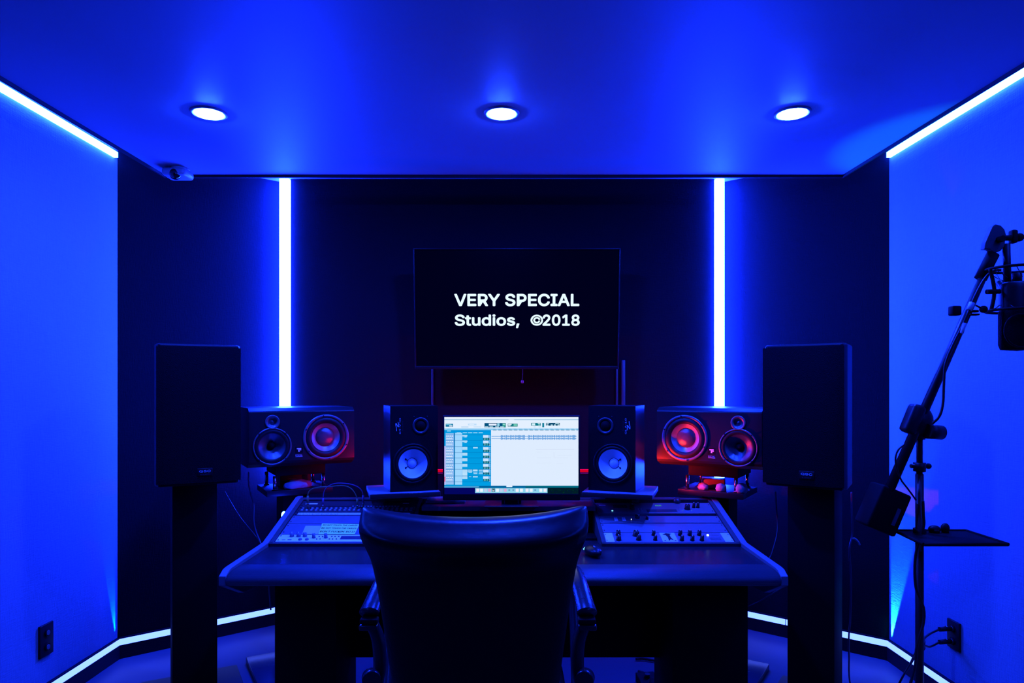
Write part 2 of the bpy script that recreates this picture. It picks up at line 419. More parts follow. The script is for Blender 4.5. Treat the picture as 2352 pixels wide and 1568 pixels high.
# ------------------------------------------------------------------ big PA speakers
def pa_speaker(label, loc, rz, w, mirror=1):
    t = thing('speaker', label, 'speaker', loc, rz, 'tall black speakers on columns')
    h, d = .60, .37
    # body profile in XY (tapering to the back) with chamfered front edges
    b = MB()
    pr = [(-w / 2 + .012, -d / 2 + .03), (-w / 2, -d / 2 + .07), (-w / 2 + .01, d / 2 - .12), (-w / 2 + .07, d / 2), (w / 2 - .07, d / 2), (w / 2 - .01, d / 2 - .12), (w / 2, -d / 2 + .07), (w / 2 - .012, -d / 2 + .03)]
    b.prism([(x, y, 0) for x, y in pr], (0, 0, h), 'cab', bev=.008, smooth=False)
    obj('cabinet', b, t)
    b = MB(); n = 12; pts = []
    for i in range(n + 1):
        u = -1 + 2 * i / n; pts.append((u * (w / 2 - .004), -d / 2 + .012 * u * u * abs(u) ** 2))
    prof = [(x, y, .014) for x, y in pts] + [(w / 2 - .006, -d / 2 + .034, .014), (-w / 2 + .006, -d / 2 + .034, .014)]
    b.prism(prof, (0, 0, h - .028), 'grille', bev=.0)
    obj('grille', b, t)
    b = MB(); T = Matrix.Translation((.02 * mirror, -d / 2 - .0015, .052)) @ FRONT
    b.box((.02 * mirror, -d / 2 + .002, .0575), (.060, .009, .034), 'cab', bev=.002)
    T = Matrix.Translation((.02 * mirror, -d / 2 - .0035, .058)) @ FRONT
    b.text('QSC', 'print', T, height=.0165, width=.044, bold=.02)
    T = Matrix.Translation((.02 * mirror, -d / 2 - .0035, .046)) @ FRONT
    b.text('K SERIES', 'print_dim', T, height=.009, width=.034)
    obj('badge', b, t)
    return t
TH_L = R(29); TH_R = R(-35)
def loc_from(front_center, rz, d, z):
    return (front_center[0] - math.sin(rz) * d / 2, front_center[1] + math.cos(rz) * d / 2, z)
pa_speaker('tall black speaker on the column by the left pale wall', loc_from((-1.317, 2.88), TH_L, .37, .985), TH_L, .335, 1)
pa_speaker('tall black speaker on the column by the right pale wall', loc_from((1.196, 2.82), TH_R, .37, .982), TH_R, .325, 1)

def column_stand(label, loc, rz, w, h, plate):
    t = thing('speaker_column', label, 'speaker stand', (loc[0], loc[1], 0), rz, 'square columns under the tall speakers')
    b = MB(); b.span((-w / 2, -w / 2, .02), (w / 2, w / 2, h - .012), 'black', bev=.003); obj('column', b, t)
    b = MB(); b.span((-plate / 2, -plate / 2, 0), (plate / 2, plate / 2, .02), 'steel', bev=.003); obj('base_plate', b, t)
    b = MB(); b.span((-.13, -.13, h - .012), (.13, .13, h), 'steel', bev=.002); obj('top_plate', b, t)
    return t
column_stand('square black column under the tall speaker by the left pale wall', (-1.455, 3.12), TH_L, .182, .985, .42)
column_stand('square black column under the tall speaker by the right pale wall', (1.345, 3.03), TH_R, .19, .982, .36)

# ------------------------------------------------------------------ three-way studio monitors
def disc(T, prof, m, b): b.lathe(prof, m, T=T)
def main_monitor(label, loc, rz, sgn):
    """lying three-way monitor; sgn=-1: tweeter on the left"""
    w, h, d = .49, .278, .34
    t = thing('studio_monitor', label, 'speaker', loc, rz, 'lying three way studio monitors')
    b = MB()
    # cabinet profile seen from the side (YZ): recessed slanting top and bottom edges
    pr = [(-d / 2, .030), (-d / 2 + .01, .018), (-d / 2 + .05, 0), (d / 2, 0), (d / 2, h), (-d / 2 + .03, h), (-d / 2 + .004, h - .014), (-d / 2, h - .02)]
    b.prism([(-w / 2, y, z) for y, z in pr], (w, 0, 0), 'focal'); drop_front(b, -d / 2); holed(b, -w / 2, w / 2, .030, h - .020, -d / 2, [(-sgn * .107, .134, .098), (sgn * .142, .100, .081), (sgn * .142, .213, .021)], 'focal')
    obj('cabinet', b, t)
    yf = -d / 2
    def at(x, z): return Matrix.Translation((x, yf, z)) @ FRONT
    # woofer
    b = MB(); T = at(-sgn * .107, .134)
    b.lathe([(.110, 0), (.110, .006), (.100, .007), (.097, .001)], 'greyring', T=T)
    for k in range(6):
        a = R(30 + 60 * k + 8); b.cyl(T @ Vector((.104 * math.cos(a), .104 * math.sin(a), .005)), T @ Vector((.104 * math.cos(a), .104 * math.sin(a), .010)), .004, 'chrome', seg=8)
    w1 = obj('woofer', b, t)
    b = MB(); b.lathe([(.097, .001), (.092, .004), (.085, .008), (.077, .007), (.070, .000), (.068, -.004)], 'rubber', T=T); obj('surround', b, w1)
    b = MB(); b.lathe([(.068, -.004), (.058, -.012), (.046, -.020)], 'ring_pale', T=T); obj('cone_ring', b, w1)
    b = MB(); b.lathe([(.046, -.020), (.044, -.017), (.030, -.009), (.012, -.006), (0, -.006)], 'cone', T=T); obj('dust_cap', b, w1)
    # mid
    b = MB(); T = at(sgn * .142, .100)
    b.lathe([(.087, 0), (.087, .005), (.082, .006), (.080, .001)], 'greyring', T=T)
    for k in range(4):
        a = R(45 + 90 * k); b.cyl(T @ Vector((.084 * math.cos(a), .084 * math.sin(a), .004)), T @ Vector((.084 * math.cos(a), .084 * math.sin(a), .009)), .0035, 'chrome', seg=8)
    w2 = obj('mid_driver', b, t)
    b = MB(); b.lathe([(.080, .001), (.074, .004), (.066, .005), (.060, .000)], 'rubber', T=T); obj('surround', b, w2)
    b = MB(); b.lathe([(.060, .0), (.040, -.018), (.018, -.036)], 'cone', T=T); obj('cone', b, w2)
    b = MB(); b.lathe([(.018, -.036), (.017, -.028), (.010, -.020), (0, -.012)], 'black', T=T); obj('phase_plug', b, w2)
    # tweeter
    b = MB(); T = at(sgn * .142, .213)
    b.lathe([(.033, 0), (.033, .005), (.030, .006), (.022, .003), (.020, -.004)], 'greyring', T=T); w3 = obj('tweeter', b, t)
    b = MB(); b.lathe([(.020, -.004), (.012, -.010), (.005, -.006), (0, -.004)], 'cone', T=T); obj('dome', b, w3)
    # emblem and lettering
    b = MB(); T = Matrix.Translation((sgn * .021, yf - .0012, .062)) @ FRONT
    b.poly([(-.018, .006, 0), (.018, .006, 0), (.018, .034, 0), (-.018, .034, 0)], 'black', T=Matrix.Translation((sgn * .021, yf - .0006, .058)) @ FRONT)
    for q in ([(-.010, .020), (.010, .020), (.010, .025), (-.010, .025)], [(.000, .014), (.010, .014), (.010, .0185), (.000, .0185)], [(-.004, .008), (.004, .008), (.001, .013), (-.001, .020), (-.003, .020)]):
        b.poly([(x, y, 0) for x, y in q], 'print', T=T)
    b.text('FOCAL', 'print', Matrix.Translation((sgn * .021, yf - .0012, .050)) @ FRONT, height=.013, width=.032, bold=.01)
    b.poly([(-.016, 0, 0), (.016, 0, 0), (.016, .0012, 0), (-.016, .0012, 0)], 'print', T=Matrix.Translation((sgn * .021, yf - .0012, .046)) @ FRONT)
    obj('emblem', b, t)
    return t
FL_T = R(29.5); FR_T = R(-32.5)
FZ = 1.027
fl = loc_from((-.991, 3.245), FL_T, .34, FZ); fr = loc_from((.909, 3.18), FR_T, .34, FZ)
main_monitor('black three way monitor lying on its stand beside the left tall speaker', fl, FL_T, -1)
main_monitor('black three way monitor lying on its stand beside the right tall speaker, red lit corner', fr, FR_T, 1)

def focal_stand(label, loc, rz, sgn):
    t = thing('monitor_stand', label, 'speaker stand', (loc[0], loc[1], 0), rz, 'heavy stands under the lying monitors')
    h = FZ
    b = MB(); b.span((-.065, -.04, .03), (.065, .12, .885), 'black', bev=.004); obj('column', b, t)
    b = MB(); b.span((-.20, -.20, 0), (.20, .20, .032), 'plate_gloss', bev=.003); obj('base_plate', b, t)
    b = MB(); b.span((-.155, -.13, .885), (.155, .14, .912), 'steel', bev=.002); obj('lower_plate', b, t)
    for x in (-.115, .115):
        for y in (-.105, .11):
            b = MB(); b.cyl((x, y, .912), (x, y, h - .048), .0085, 'chrome'); b.cyl((x, y, .912), (x, y, .918), .014, 'steel'); obj('post', b, t)
    b = MB(); b.span((-.11, -.105, h - .048), (.125, .14, h), 'black', bev=.002); obj('top_plate', b, t)
    return t
sl_loc = (fl[0] - .005, fl[1] + .0); sr_loc = (fr[0] + .0, fr[1] + .0)
st_l = focal_stand('black stand with a square foot under the left lying monitor', sl_loc, FL_T, -1)
st_r = focal_stand('black stand with a square foot under the right lying monitor', sr_loc, FR_T, 1)
def onstand(loc, rz, x, y): 
    c, s_ = math.cos(rz), math.sin(rz); return (loc[0] + x * c - y * s_, loc[1] + x * s_ + y * c)
def wad(label, x, y, z, sc, seed):
    rnd = random.Random(seed); t = bmesh.new(); bmesh.ops.create_icosphere(t, subdivisions=3, radius=1)
    ph = [Vector((rnd.uniform(-1, 1), rnd.uniform(-1, 1), rnd.uniform(-1, 1))).normalized() for _ in range(9)]
    for v in t.verts:
        k = sum(abs(math.sin(5 * v.co.dot(p) + i)) for i, p in enumerate(ph)) / 9
        v.co *= .72 + .5 * k
        v.co.z = max(v.co.z, -.55)
    bb = MB(); bb._add(t, 'cloth', Matrix.Translation((0, 0, .55 * sc[2])) @ Matrix.Diagonal((*sc, 1)), smooth=True)
    o = obj('cloth_wad', bb); o.location = (x, y, z); o.rotation_euler = (0, 0, seed)
    return tag(o, label, 'cloth', 'crumpled cloths under the lying monitors')
x, y = onstand(sl_loc, FL_T, .0, -.075); wad('crumpled blue cloth stuffed under the left lying monitor', x, y, .912, (.075, .04, .026), 1)
x, y = onstand(sr_loc, FR_T, -.045, -.085); wad('small crumpled cloth under the right lying monitor, nearest the red lit post', x, y, .912, (.028, .022, .020), 2)
x, y = onstand(sr_loc, FR_T, .045, -.10); wad('pale crumpled cloth under the right lying monitor, below the small bright light', x, y, .912, (.024, .02, .024), 3)
x, y = onstand(sr_loc, FR_T, .135, -.09); wad('larger dark blue cloth lump under the right lying monitor, beside the tall speaker', x, y, .912, (.034, .028, .028), 4)
# boxes tucked under the monitors
x, y = onstand(sl_loc, FL_T, .0, .02)
t = thing('power_supply', 'small black box under the left lying monitor, behind the cloth', 'box', (x, y, .912), FL_T)
b = MB(); b.span((-.075, -.04, 0), (.075, .06, .064), 'cab', bev=.004); obj('case', b, t)
b = MB(); b.span((-.035, -.0412, .038), (.035, -.040, .040), 'print_dim'); obj('marking', b, t)
x, y = onstand(sr_loc, FR_T, -.02, .0)
b = MB(); b.span((-.055, -.04, 0), (.055, .05, .045), 'copper', bev=.005); o = obj('small_box', b); o.location = (x, y, .912); o.rotation_euler = (0, 0, FR_T + .25)
tag(o, 'small reddish box under the right lying monitor, between its posts', 'box')

# ------------------------------------------------------------------ near-field speakers with white cones
def nearfield(label, loc, rz, sgn):
    """sgn=-1: left speaker (lettering on its left, tweeter shifted right)"""
    w, h, d = .215, .382, .20
    t = thing('bookshelf_speaker', label, 'speaker', loc, rz, 'small speakers with white cones')
    b = MB(); b.span((-w / 2, -d / 2, 0), (w / 2, d / 2, h), 'vinyl'); drop_front(b, -d / 2); holed(b, -w / 2, w / 2, 0, h, -d / 2, [(sgn * .006, .124, .066), (-sgn * .029, .293, .0256)], 'vinyl'); obj('cabinet', b, t)
    yf = -d / 2
    def at(x, z): return Matrix.Translation((x, yf, z)) @ FRONT
    b = MB(); T = at(sgn * .006, .124)
    # octagonal frame moulding
    oc = [(.096 * math.cos(R(22.5 + 45 * k)), .096 * math.sin(R(22.5 + 45 * k)), 0) for k in range(8)]
    for k in range(8):
        p, q = oc[k - 1], oc[k]; c_ = .84
        b.prism([p, q, (q[0] * .87, q[1] * .87, 0), (p[0] * .87, p[1] * .87, 0)], (0, 0, .0025), 'cab', T=T)
    b.lathe([(.090, .0025), (.088, .006), (.082, .006), (.080, .002)], 'cab', T=T); wf = obj('woofer', b, t)
    b = MB(); b.lathe([(.080, .002), (.076, .006), (.070, .006), (.065, .003)], 'rubber', T=T); obj('surround', b, wf)
    b = MB(); b.lathe([(.065, .003), (.045, -.009), (.0228, -.021)], 'paper_cone', T=T, seg=64); obj('cone', b, wf, 'white paper cone')
    b = MB(); b.lathe([(.0240, -.0200), (.0222, -.0196)], 'ink', T=T); b.lathe([(.0222, -.0196), (.018, -.0155), (.010, -.0125), (0, -.0115)], 'paper_cone', T=T); obj('dust_cap', b, wf)
    b = MB()
    for s in (-1, 1):
        b = MB(); a = R(180 if sgn < 0 else 0) + R(33) * s
        p0 = Vector((.0245 * math.cos(a), .0245 * math.sin(a), -.0185)); p1 = Vector((.036 * math.cos(a), .036 * math.sin(a), -.0118))
        b.cyl(T @ p0, T @ p1, .0016, 'ink', seg=8); b.sphere(T @ p1, .0042, 'ink', sc=(1, .5, 1)); obj('lead_wire', b, wf)
    T = at(-sgn * .029, .293)
    b = MB(); b.lathe([(.0375, 0), (.0375, .003), (.034, .0045), (.028, .003), (.0255, -.003)], 'gear_dark', T=T); tw = obj('tweeter', b, t)
    b = MB(); b.lathe([(.0255, -.003), (.020, .001), (.012, .005), (0, .007)], 'black', T=T); obj('dome', b, tw)
    b = MB()
    for sx in (-.03, .03):
        b = MB(); b.cyl(at(-sgn * .029 + sx, .335) @ Vector((0, 0, 0)), at(-sgn * .029 + sx, .335) @ Vector((0, 0, .002)), .002, 'greyring', seg=8); obj('screw', b, t)
    # lettering, turned on its side as the pair stands upright
    b = MB(); rot = Matrix.Rotation(-PI / 2 if sgn < 0 else PI / 2, 4, 'Z')
    x0 = sgn * .063; zc = .293
    T = Matrix.Translation((x0 + (-.0045 if sgn < 0 else .0045), yf - .001, zc)) @ FRONT @ rot
    b.text('CLA\u00b710', 'print', T, height=.0135, width=.070, bold=.004)
    T = Matrix.Translation((x0 + (.0085 if sgn < 0 else -.0085), yf - .001, zc)) @ FRONT @ rot
    b.text('Avantone', 'print_dim', T, height=.0105, width=.044, bold=.01)
    T = Matrix.Translation((x0 + (-.014 if sgn < 0 else .014), yf - .001, zc)) @ FRONT @ rot
    b.tube([T @ Vector(q) for q in ((-.018, .004, 0), (-.008, .006, 0), (.004, .005, 0), (-.012, -.005, 0), (-.004, -.006, 0), (.012, -.003, 0), (.022, -.002, 0))], .0010, 'print', seg=5)
    obj('lettering', b, t)
    return t
NZ = .936
nl = loc_from((-.438, 3.06), R(19), .20, NZ); nr = loc_from((.446, 3.055), R(-22), .20, NZ)
nearfield('small black speaker with a white cone to the left of the lit monitor', nl, R(19), -1)
nearfield('small black speaker with a white cone to the right of the lit monitor', nr, R(-22), 1)
def riser(label, cx, cy, rz, w, d):
    t = thing('speaker_shelf', label, 'shelf', (cx, cy, 0.8785), rz, 'small shelves under the white coned speakers')
    b = MB(); b.span((-w / 2, -d / 2, .0355), (w / 2, d / 2, .0575), 'edge', bev=.002); b.span((-w / 2 + .001, -d / 2 - .003, .036), (w / 2 - .001, -d / 2 + .004, .057), 'desk', bev=.002)
    obj('shelf_board', b, t)
    b = MB(); b.span((-.030, .095, .0), (.030, .135, .036), 'steel'); obj('post', b, t)
    b = MB(); b.span((-.08, .08, .0), (.08, .14, .004), 'steel'); obj('foot', b, t)
    return t
riser('small shelf under the white coned speaker left of the lit monitor', -.505, 3.145, R(15), .31, .28)
riser('small shelf under the white coned speaker right of the lit monitor', .500, 3.13, R(-17), .31, .28)

# red light bar behind the speakers and monitor
t = thing('red_light_bar', 'thin glowing red light bar behind the monitor and the two white coned speakers', 'light', (0, 3.0, .998))
b = MB(); pl = [(-.585, .232), (-.42, .300), (.42, .300), (.602, .230)]
for (xa, ya), (xb, yb) in zip(pl, pl[1:]):
    b.prism([(xa, ya - .003, -.006), (xb, yb - .003, -.006), (xb, yb, -.006), (xa, ya, -.006)], (0, 0, .012), 'red_front')
    b.prism([(xa, ya + .0005, -.006), (xb, yb + .0005, -.006), (xb, yb + .005, -.006), (xa, ya + .005, -.006)], (0, 0, .012), 'black')
    b.poly([(xa, ya + .0058, -.006), (xb, yb + .0058, -.006), (xb, yb + .0058, .006), (xa, ya + .0058, .006)], 'red_back')
b.span((-.589, .222, -.010), (-.5855, .240, .010), 'red_end'); b.span((.6025, .220, -.010), (.606, .238, .010), 'red_end')
obj('diffuser', b, t)
for s in (-.2, .2):
    b = MB(); b.span((s - .008, .293, -.16), (s + .008, .3065, .006), 'black'); obj('support', b, t)

b = MB(); b.span((-.45, .3065, -.020), (.45, .372, -.016), 'black'); obj('added_shield', b, t)  # plate added under the bar to keep its red light off the floor
# ------------------------------------------------------------------ computer monitor
b = None
my = 3.04
x0, x1 = W(1020.5, 0, my).x, W(1328.7, 0, my).x; z1, z0 = W(0, 957.5, my).z, W(0, 1135, my).z
t = thing('computer_monitor', 'wide computer monitor on the desk, its bright screen showing an audio program', 'monitor', ((x0 + x1) / 2, my, 0.870))
hw = (x1 - x0) / 2; bz = -.870
b = MB(); b.box((0, .018, (z0 + z1) / 2 - .010 + bz), (2 * hw + .016, .028, z1 - z0 + .036), 'cab', bev=.004)
b.sphere((0, .032, (z0 + z1) / 2 + bz), .10, 'cab', sc=(2.2, .28, 1.2)); obj('body', b, t)
UI = {}
def ui(c):
    k = 'ui_%d_%d_%d' % c
    if k not in M: M[k] = emis8('screen_%d_%d_%d' % c, c, 1.0)
    return k
b = MB(); sx = 2 * hw / (2207 - 140.); sz = (z1 - z0) / (1310 - 118.); lay = [0]
def rect(a, c, d, e, col):
    lay[0] += 1; y = .0035 - lay[0] * 3e-6
    b.poly([((a - 1173.5) * sx, y, z1 + bz - (e - 118) * sz), ((d - 1173.5) * sx, y, z1 + bz - (e - 118) * sz), ((d - 1173.5) * sx, y, z1 + bz - (c - 118) * sz), ((a - 1173.5) * sx, y, z1 + bz - (c - 118) * sz)], ui(col))
WH = (228, 240, 255); TE = (0, 130, 170); MB_ = (0, 158, 228); LB = (160, 215, 255); DK = (0, 70, 110)
rect(140, 118, 2207, 1310, (3, 5, 95)); rect(1730, 1205, 2207, 1305, (0, 26, 40))
for i in range(70):
    xx = random.uniform(1735, 2190); yy = random.uniform(1210, 1290); rect(xx, yy, xx + random.uniform(6, 24), yy + random.uniform(4, 12), random.choice([(0, 50, 40), (0, 36, 30), (0, 20, 60)]))
rect(140, 118, 2207, 155, WH); rect(140, 155, 2207, 163, (20, 150, 200)); rect(140, 163, 2207, 292, WH)
rect(140, 292, 2207, 320, (120, 195, 240)); rect(140, 320, 860, 1180, MB_); rect(860, 320, 2207, 1178, (222, 236, 255))
rect(140, 296, 2207, 304, (190, 225, 250))
for i in range(17): rect(890 + i * 80.5, 312, min(945 + i * 80.5, 2200), 324, (90, 150, 185)); rect(930 + i * 80.5, 298, min(965 + i * 80.5, 2200), 306, WH) if i < 16 else None
# toolbar blocks
rect(160, 222, 274, 268, (20, 120, 165)); rect(215, 246, 262, 262, WH); rect(165, 228, 250, 238, (120, 200, 225))
rect(505, 220, 635, 246, (190, 222, 250)); rect(525, 228, 600, 238, WH); rect(400, 266, 512, 276, (150, 200, 235)); rect(590, 266, 705, 274, (170, 210, 240))
rect(758, 210, 1088, 278, (0, 80, 125)); rect(825, 222, 945, 250, WH); rect(955, 214, 990, 258, (150, 215, 235)); rect(1035, 214, 1085, 272, (60, 160, 150)); rect(1040, 225, 1078, 238, (150, 225, 210))
for xx in (765, 835, 925, 1000): rect(xx, 262, xx + 55, 274, (180, 225, 240))
rect(1118, 220, 1270, 265, (20, 120, 130)); rect(1124, 226, 1176, 240, WH); rect(1124, 246, 1160, 258, WH); rect(1208, 226, 1262, 258, (110, 200, 180))
rect(1478, 208, 1626, 252, (10, 120, 140)); rect(1490, 214, 1540, 246, (210, 240, 250)); rect(1580, 212, 1618, 224, (210, 240, 250)); rect(1590, 232, 1615, 246, (130, 215, 200))
rect(1650, 208, 1678, 276, (0, 120, 150)); rect(1706, 208, 1920, 252, (0, 70, 110))
for xx, ww in ((1712, 40), (1850, 60)): rect(xx, 212, xx + ww, 224, (200, 235, 245))
for xx in (1712, 1780, 1830, 1885): rect(xx, 234, xx + 32, 248, (200, 235, 245))
rect(1515, 266, 1548, 274, (170, 205, 230)); rect(1590, 266, 1630, 274, (170, 205, 230)); rect(1130, 158, 1215, 170, WH)
# mixer columns
rect(160, 368, 285, 1160, (150, 195, 245)); rect(285, 360, 303, 1165, (0, 115, 185)); rect(303, 362, 415, 1162, LB); rect(140, 565, 160, 1165, (190, 190, 250)); rect(140, 1040, 156, 1115, (225, 110, 150))
rect(140, 320, 860, 352, (0, 150, 225)); rect(180, 300, 240, 345, (110, 195, 240))
for x_ in (330, 425, 505, 585, 668): rect(x_, 354, x_ + 65, 366, (160, 220, 250))
tr = [395, 480, 580, 670, 755, 842, 928, 1030, 1120]
for k, yy in enumerate(tr):
    rect(160, yy - 6, 860, yy - 1, (0, 110, 180))
    if k < 8:
        hh = (tr[k + 1] - yy) * .9
        for j in range(4): rect(418, yy + 8 + j * hh / 4, 735, yy + 10 + j * hh / 4, (0, 140, 205))
        for j in range(4): rect(172 + j * 28, yy + 10, 188 + j * 28, yy + 24, WH); rect(174 + j * 28, yy + 34, 186 + j * 28, yy + 42, (70, 140, 210))
        rect(168, yy + 50, 262, yy + 62, (215, 230, 255)); rect(160, yy - 1, 282, yy + 5, (215, 230, 255) if k == 3 else (120, 180, 240))
        rect(418, yy, 494, yy + (22 if k < 2 else 44 if k != 6 else 94), (185, 225, 252)); 
        if k < 2: rect(450, yy + 26, 485, yy + 36, (190, 230, 250))
        for j in range(3): rect(424, yy + 12 + j * 12, 488, yy + 14 + j * 12, (110, 180, 225))
        rect(738, yy + 2, 822, yy + 42, (205, 228, 255)); rect(738, yy + 44, 846, yy + 78, (0, 85, 120))
        for j in range(3): rect(748 + (j % 2) * 14, yy + 48 + j * 10, 775, yy + 53 + j * 10, (150, 235, 225)); rect(790, yy + 48 + j * 10, 815 - (j % 2) * 10, yy + 53 + j * 10, (110, 220, 200))
        for j in range(6): rect(832, yy + 4 + j * 14, 846, yy + 10 + j * 14, (200, 235, 255))
for a, c, d, e in ((583, 582, 655, 602), (500, 930, 572, 938), (500, 946, 572, 960), (512, 966, 566, 978), (582, 928, 652, 955), (585, 966, 650, 974), (590, 986, 648, 996), (670, 932, 732, 940), (672, 948, 730, 956), (676, 968, 730, 976), (670, 988, 732, 996), (580, 1030, 655, 1048), (518, 1034, 556, 1042)): rect(a, c, d, e, (180, 225, 252))
# waveforms
for yy in (414, 450):
    rect(866, yy - 1, 2180, yy + 1, (60, 160, 230)); xx = 868
    while xx < 2172:
        u = (xx - 868) / 1304; amp = 5 if u < .1 or .39 < u < .43 else (9 + 9 * abs(math.sin(xx * .045))) * (0.35 if (int(xx) % 71) < 10 else 1)
        rect(xx, yy - amp, xx + 9, yy + amp, (40, 140, 215)); xx += 12
for a, c, d, e in ((1550, 612, 2140, 620), (1560, 655, 1640, 660), (1565, 745, 1790, 750), (1830, 745, 2050, 750), (1825, 660, 1832, 740), (1880, 706, 2110, 710), (1560, 825, 1780, 829), (1870, 830, 1970, 834)): rect(a, c, d, e, (212, 225, 246))
rect(140, 1178, 2207, 1208, (0, 130, 190)); rect(1390, 1178, 2207, 1208, (0, 105, 130)); rect(140, 1190, 672, 1202, (110, 185, 235)); rect(680, 1182, 1390, 1196, (0, 90, 150)); rect(1096, 1176, 1188, 1198, WH)
rect(615, 1216, 1730, 1288, (140, 215, 240)); cols = [(240, 235, 250), (235, 245, 255), (190, 205, 240), (215, 170, 215)]
for i, xx in enumerate((632, 690, 752, 812, 872, 934, 992, 1056, 1120, 1182, 1240, 1305, 1392, 1455, 1520, 1604, 1670)):
    if i == 4:
        rect(xx, 1222, xx + 48, 1272, (0, 60, 80)); rect(xx + 8, 1234, xx + 14, 1262, WH); rect(xx + 21, 1240, xx + 27, 1262, WH); rect(xx + 34, 1234, xx + 40, 1262, WH); rect(xx + 8, 1258, xx + 40, 1264, WH)
    elif i in (8, 9, 14): rect(xx, 1226, xx + 42, 1270, (150, 205, 235)); rect(xx + 8, 1238, xx + 34, 1250, (30, 110, 160))
    else: rect(xx, 1222, xx + 46, 1272, cols[i % 4] if i < 8 else cols[i % 2])
obj('screen', b, t)
b = MB(); b.span((-.045, .035, .0), (.045, .050, .16), 'steel', bev=.003); b.span((-.033, .0302, .0), (-.029, .036, .05), 'chrome'); b.span((.029, .0302, .0), (.033, .036, .05), 'chrome'); obj('stand_neck', b, t)
b = MB(); b.span((-.12, -.03, .0), (.12, .13, .007), 'steel', bev=.002); obj('stand_foot', b, t)

# ------------------------------------------------------------------ desk
DX = -.030; HWD = 1.0
desk = thing('studio_desk', 'wide dark studio desk with sloping rack bays and a padded front edge', 'desk', (DX, 2.82, 0))
oy = -2.82
SLP0, SLP1 = (2.82, .752), (3.25, .868)
prof = [(2.450, .757), (2.428, .754), (2.395, .738), (2.395, .705), (2.56, .632), (2.62, .60), (2.62, .03), (3.28, .03), (3.36, .60), (3.36, .880), (3.25, .880), (2.815, .762)]
for s in (-1, 1):
    b = MB(); xa = s * HWD
    b.prism([(xa, y + oy, z) for y, z in prof[:5] + [(2.9, .59), (3.285, .66), (3.285, .880)] + prof[10:]], (-s * .026, 0, 0), 'edge', bev=.003, smooth=False)
    obj('side_panel', b, desk)
b = MB(); b.span((-HWD + .026, 2.44 + oy, .715), (HWD - .026, 2.86 + oy, .745), 'desk'); b.span((-.40, 2.82 + oy, .715), (.42, 3.2 + oy, .735), 'desk'); obj('worktop', b, desk)
b = MB(); n = 14; pr = [(2.53, .7455)]
for i in range(n + 1):
    a = PI * .5 + PI * .95 * i / n; pr.append((2.455 + .075 * math.cos(a) * .85, .7195 + .0265 * math.sin(a)))
pr += [(2.53, .69)]
b.prism([(-HWD + .026, y + oy, z) for y, z in pr], (2 * HWD - .052, 0, 0), 'armrest', smooth=False)
for f in b.bm.faces:
    if len(f.verts) == 4: f.smooth = True
obj('armrest', b, desk)
b = MB(); b.span((-HWD + .026, 3.245 + oy, .846), (HWD - .026, 3.291 + oy, .872), 'armrest', bev=.002); b.span((-HWD + .026, 3.245 + oy, .62), (HWD - .026, 3.26 + oy, .85), 'desk'); obj('rear_ledge', b, desk)
# centre well with a raised lid edge and black opening
b = MB(); b.span((-.37, 2.97 + oy, .735), (.40, 3.245 + oy, .745), 'black'); b.span((-.375, 3.06 + oy, .848), (.405, 3.25 + oy, .868), 'armrest'); b.span((-.37, 3.14 + oy, .74), (.40, 3.15 + oy, .85), 'black'); obj('centre_shelf', b, desk)
def slope(x, s, n=0.): 
    a = math.atan2(SLP1[1] - SLP0[1], SLP1[0] - SLP0[0]); return Vector((x, SLP0[0] + s * math.cos(a) - n * math.sin(a), SLP0[1] + s * math.sin(a) + n * math.cos(a)))
SA = math.atan2(SLP1[1] - SLP0[1], SLP1[0] - SLP0[0]); SLen = math.hypot(SLP1[0] - SLP0[0], SLP1[1] - SLP0[1])
RACK = {}
for s, (xa, xb) in ((-1, (-1.002, -.425)), (1, (.372, .942))):
    b = MB(); T = Matrix.Translation(Vector((-DX, oy, 0))) @ Matrix.Translation(slope(0, 0)) @ Matrix.Rotation(SA, 4, 'X')
    b.span((xa, -.004, -.15), (xa + .015, SLen, .008), 'desk_rack', T=T); b.span((xb - .015, -.004, -.15), (xb, SLen, .008), 'desk_rack', T=T)
    b.span((xa, -.006, -.05), (xb, .010, .008), 'desk_rack', T=T); b.span((xa, SLen - .018, -.10), (xb, SLen, .008), 'desk_rack', T=T)
    b.span((xa, 0, -.10), (xb, SLen, -.09), 'desk_rack', T=T)
    obj('rack_bay', b, desk); RACK[s] = (xa + .017, xb - .017)
for s in (-1, 1):
    b = MB(); b.span((s * .895 if s < 0 else .655, 2.66 + oy, .0), (-.655 if s < 0 else .95, 3.0 + oy, .700), 'pedestal', bev=.003); obj('pedestal', b, desk)
b = MB(); b.span((-.66, 2.90 + oy, .255), (.66, 2.925 + oy, .72), 'pedestal'); obj('modesty_panel', b, desk)

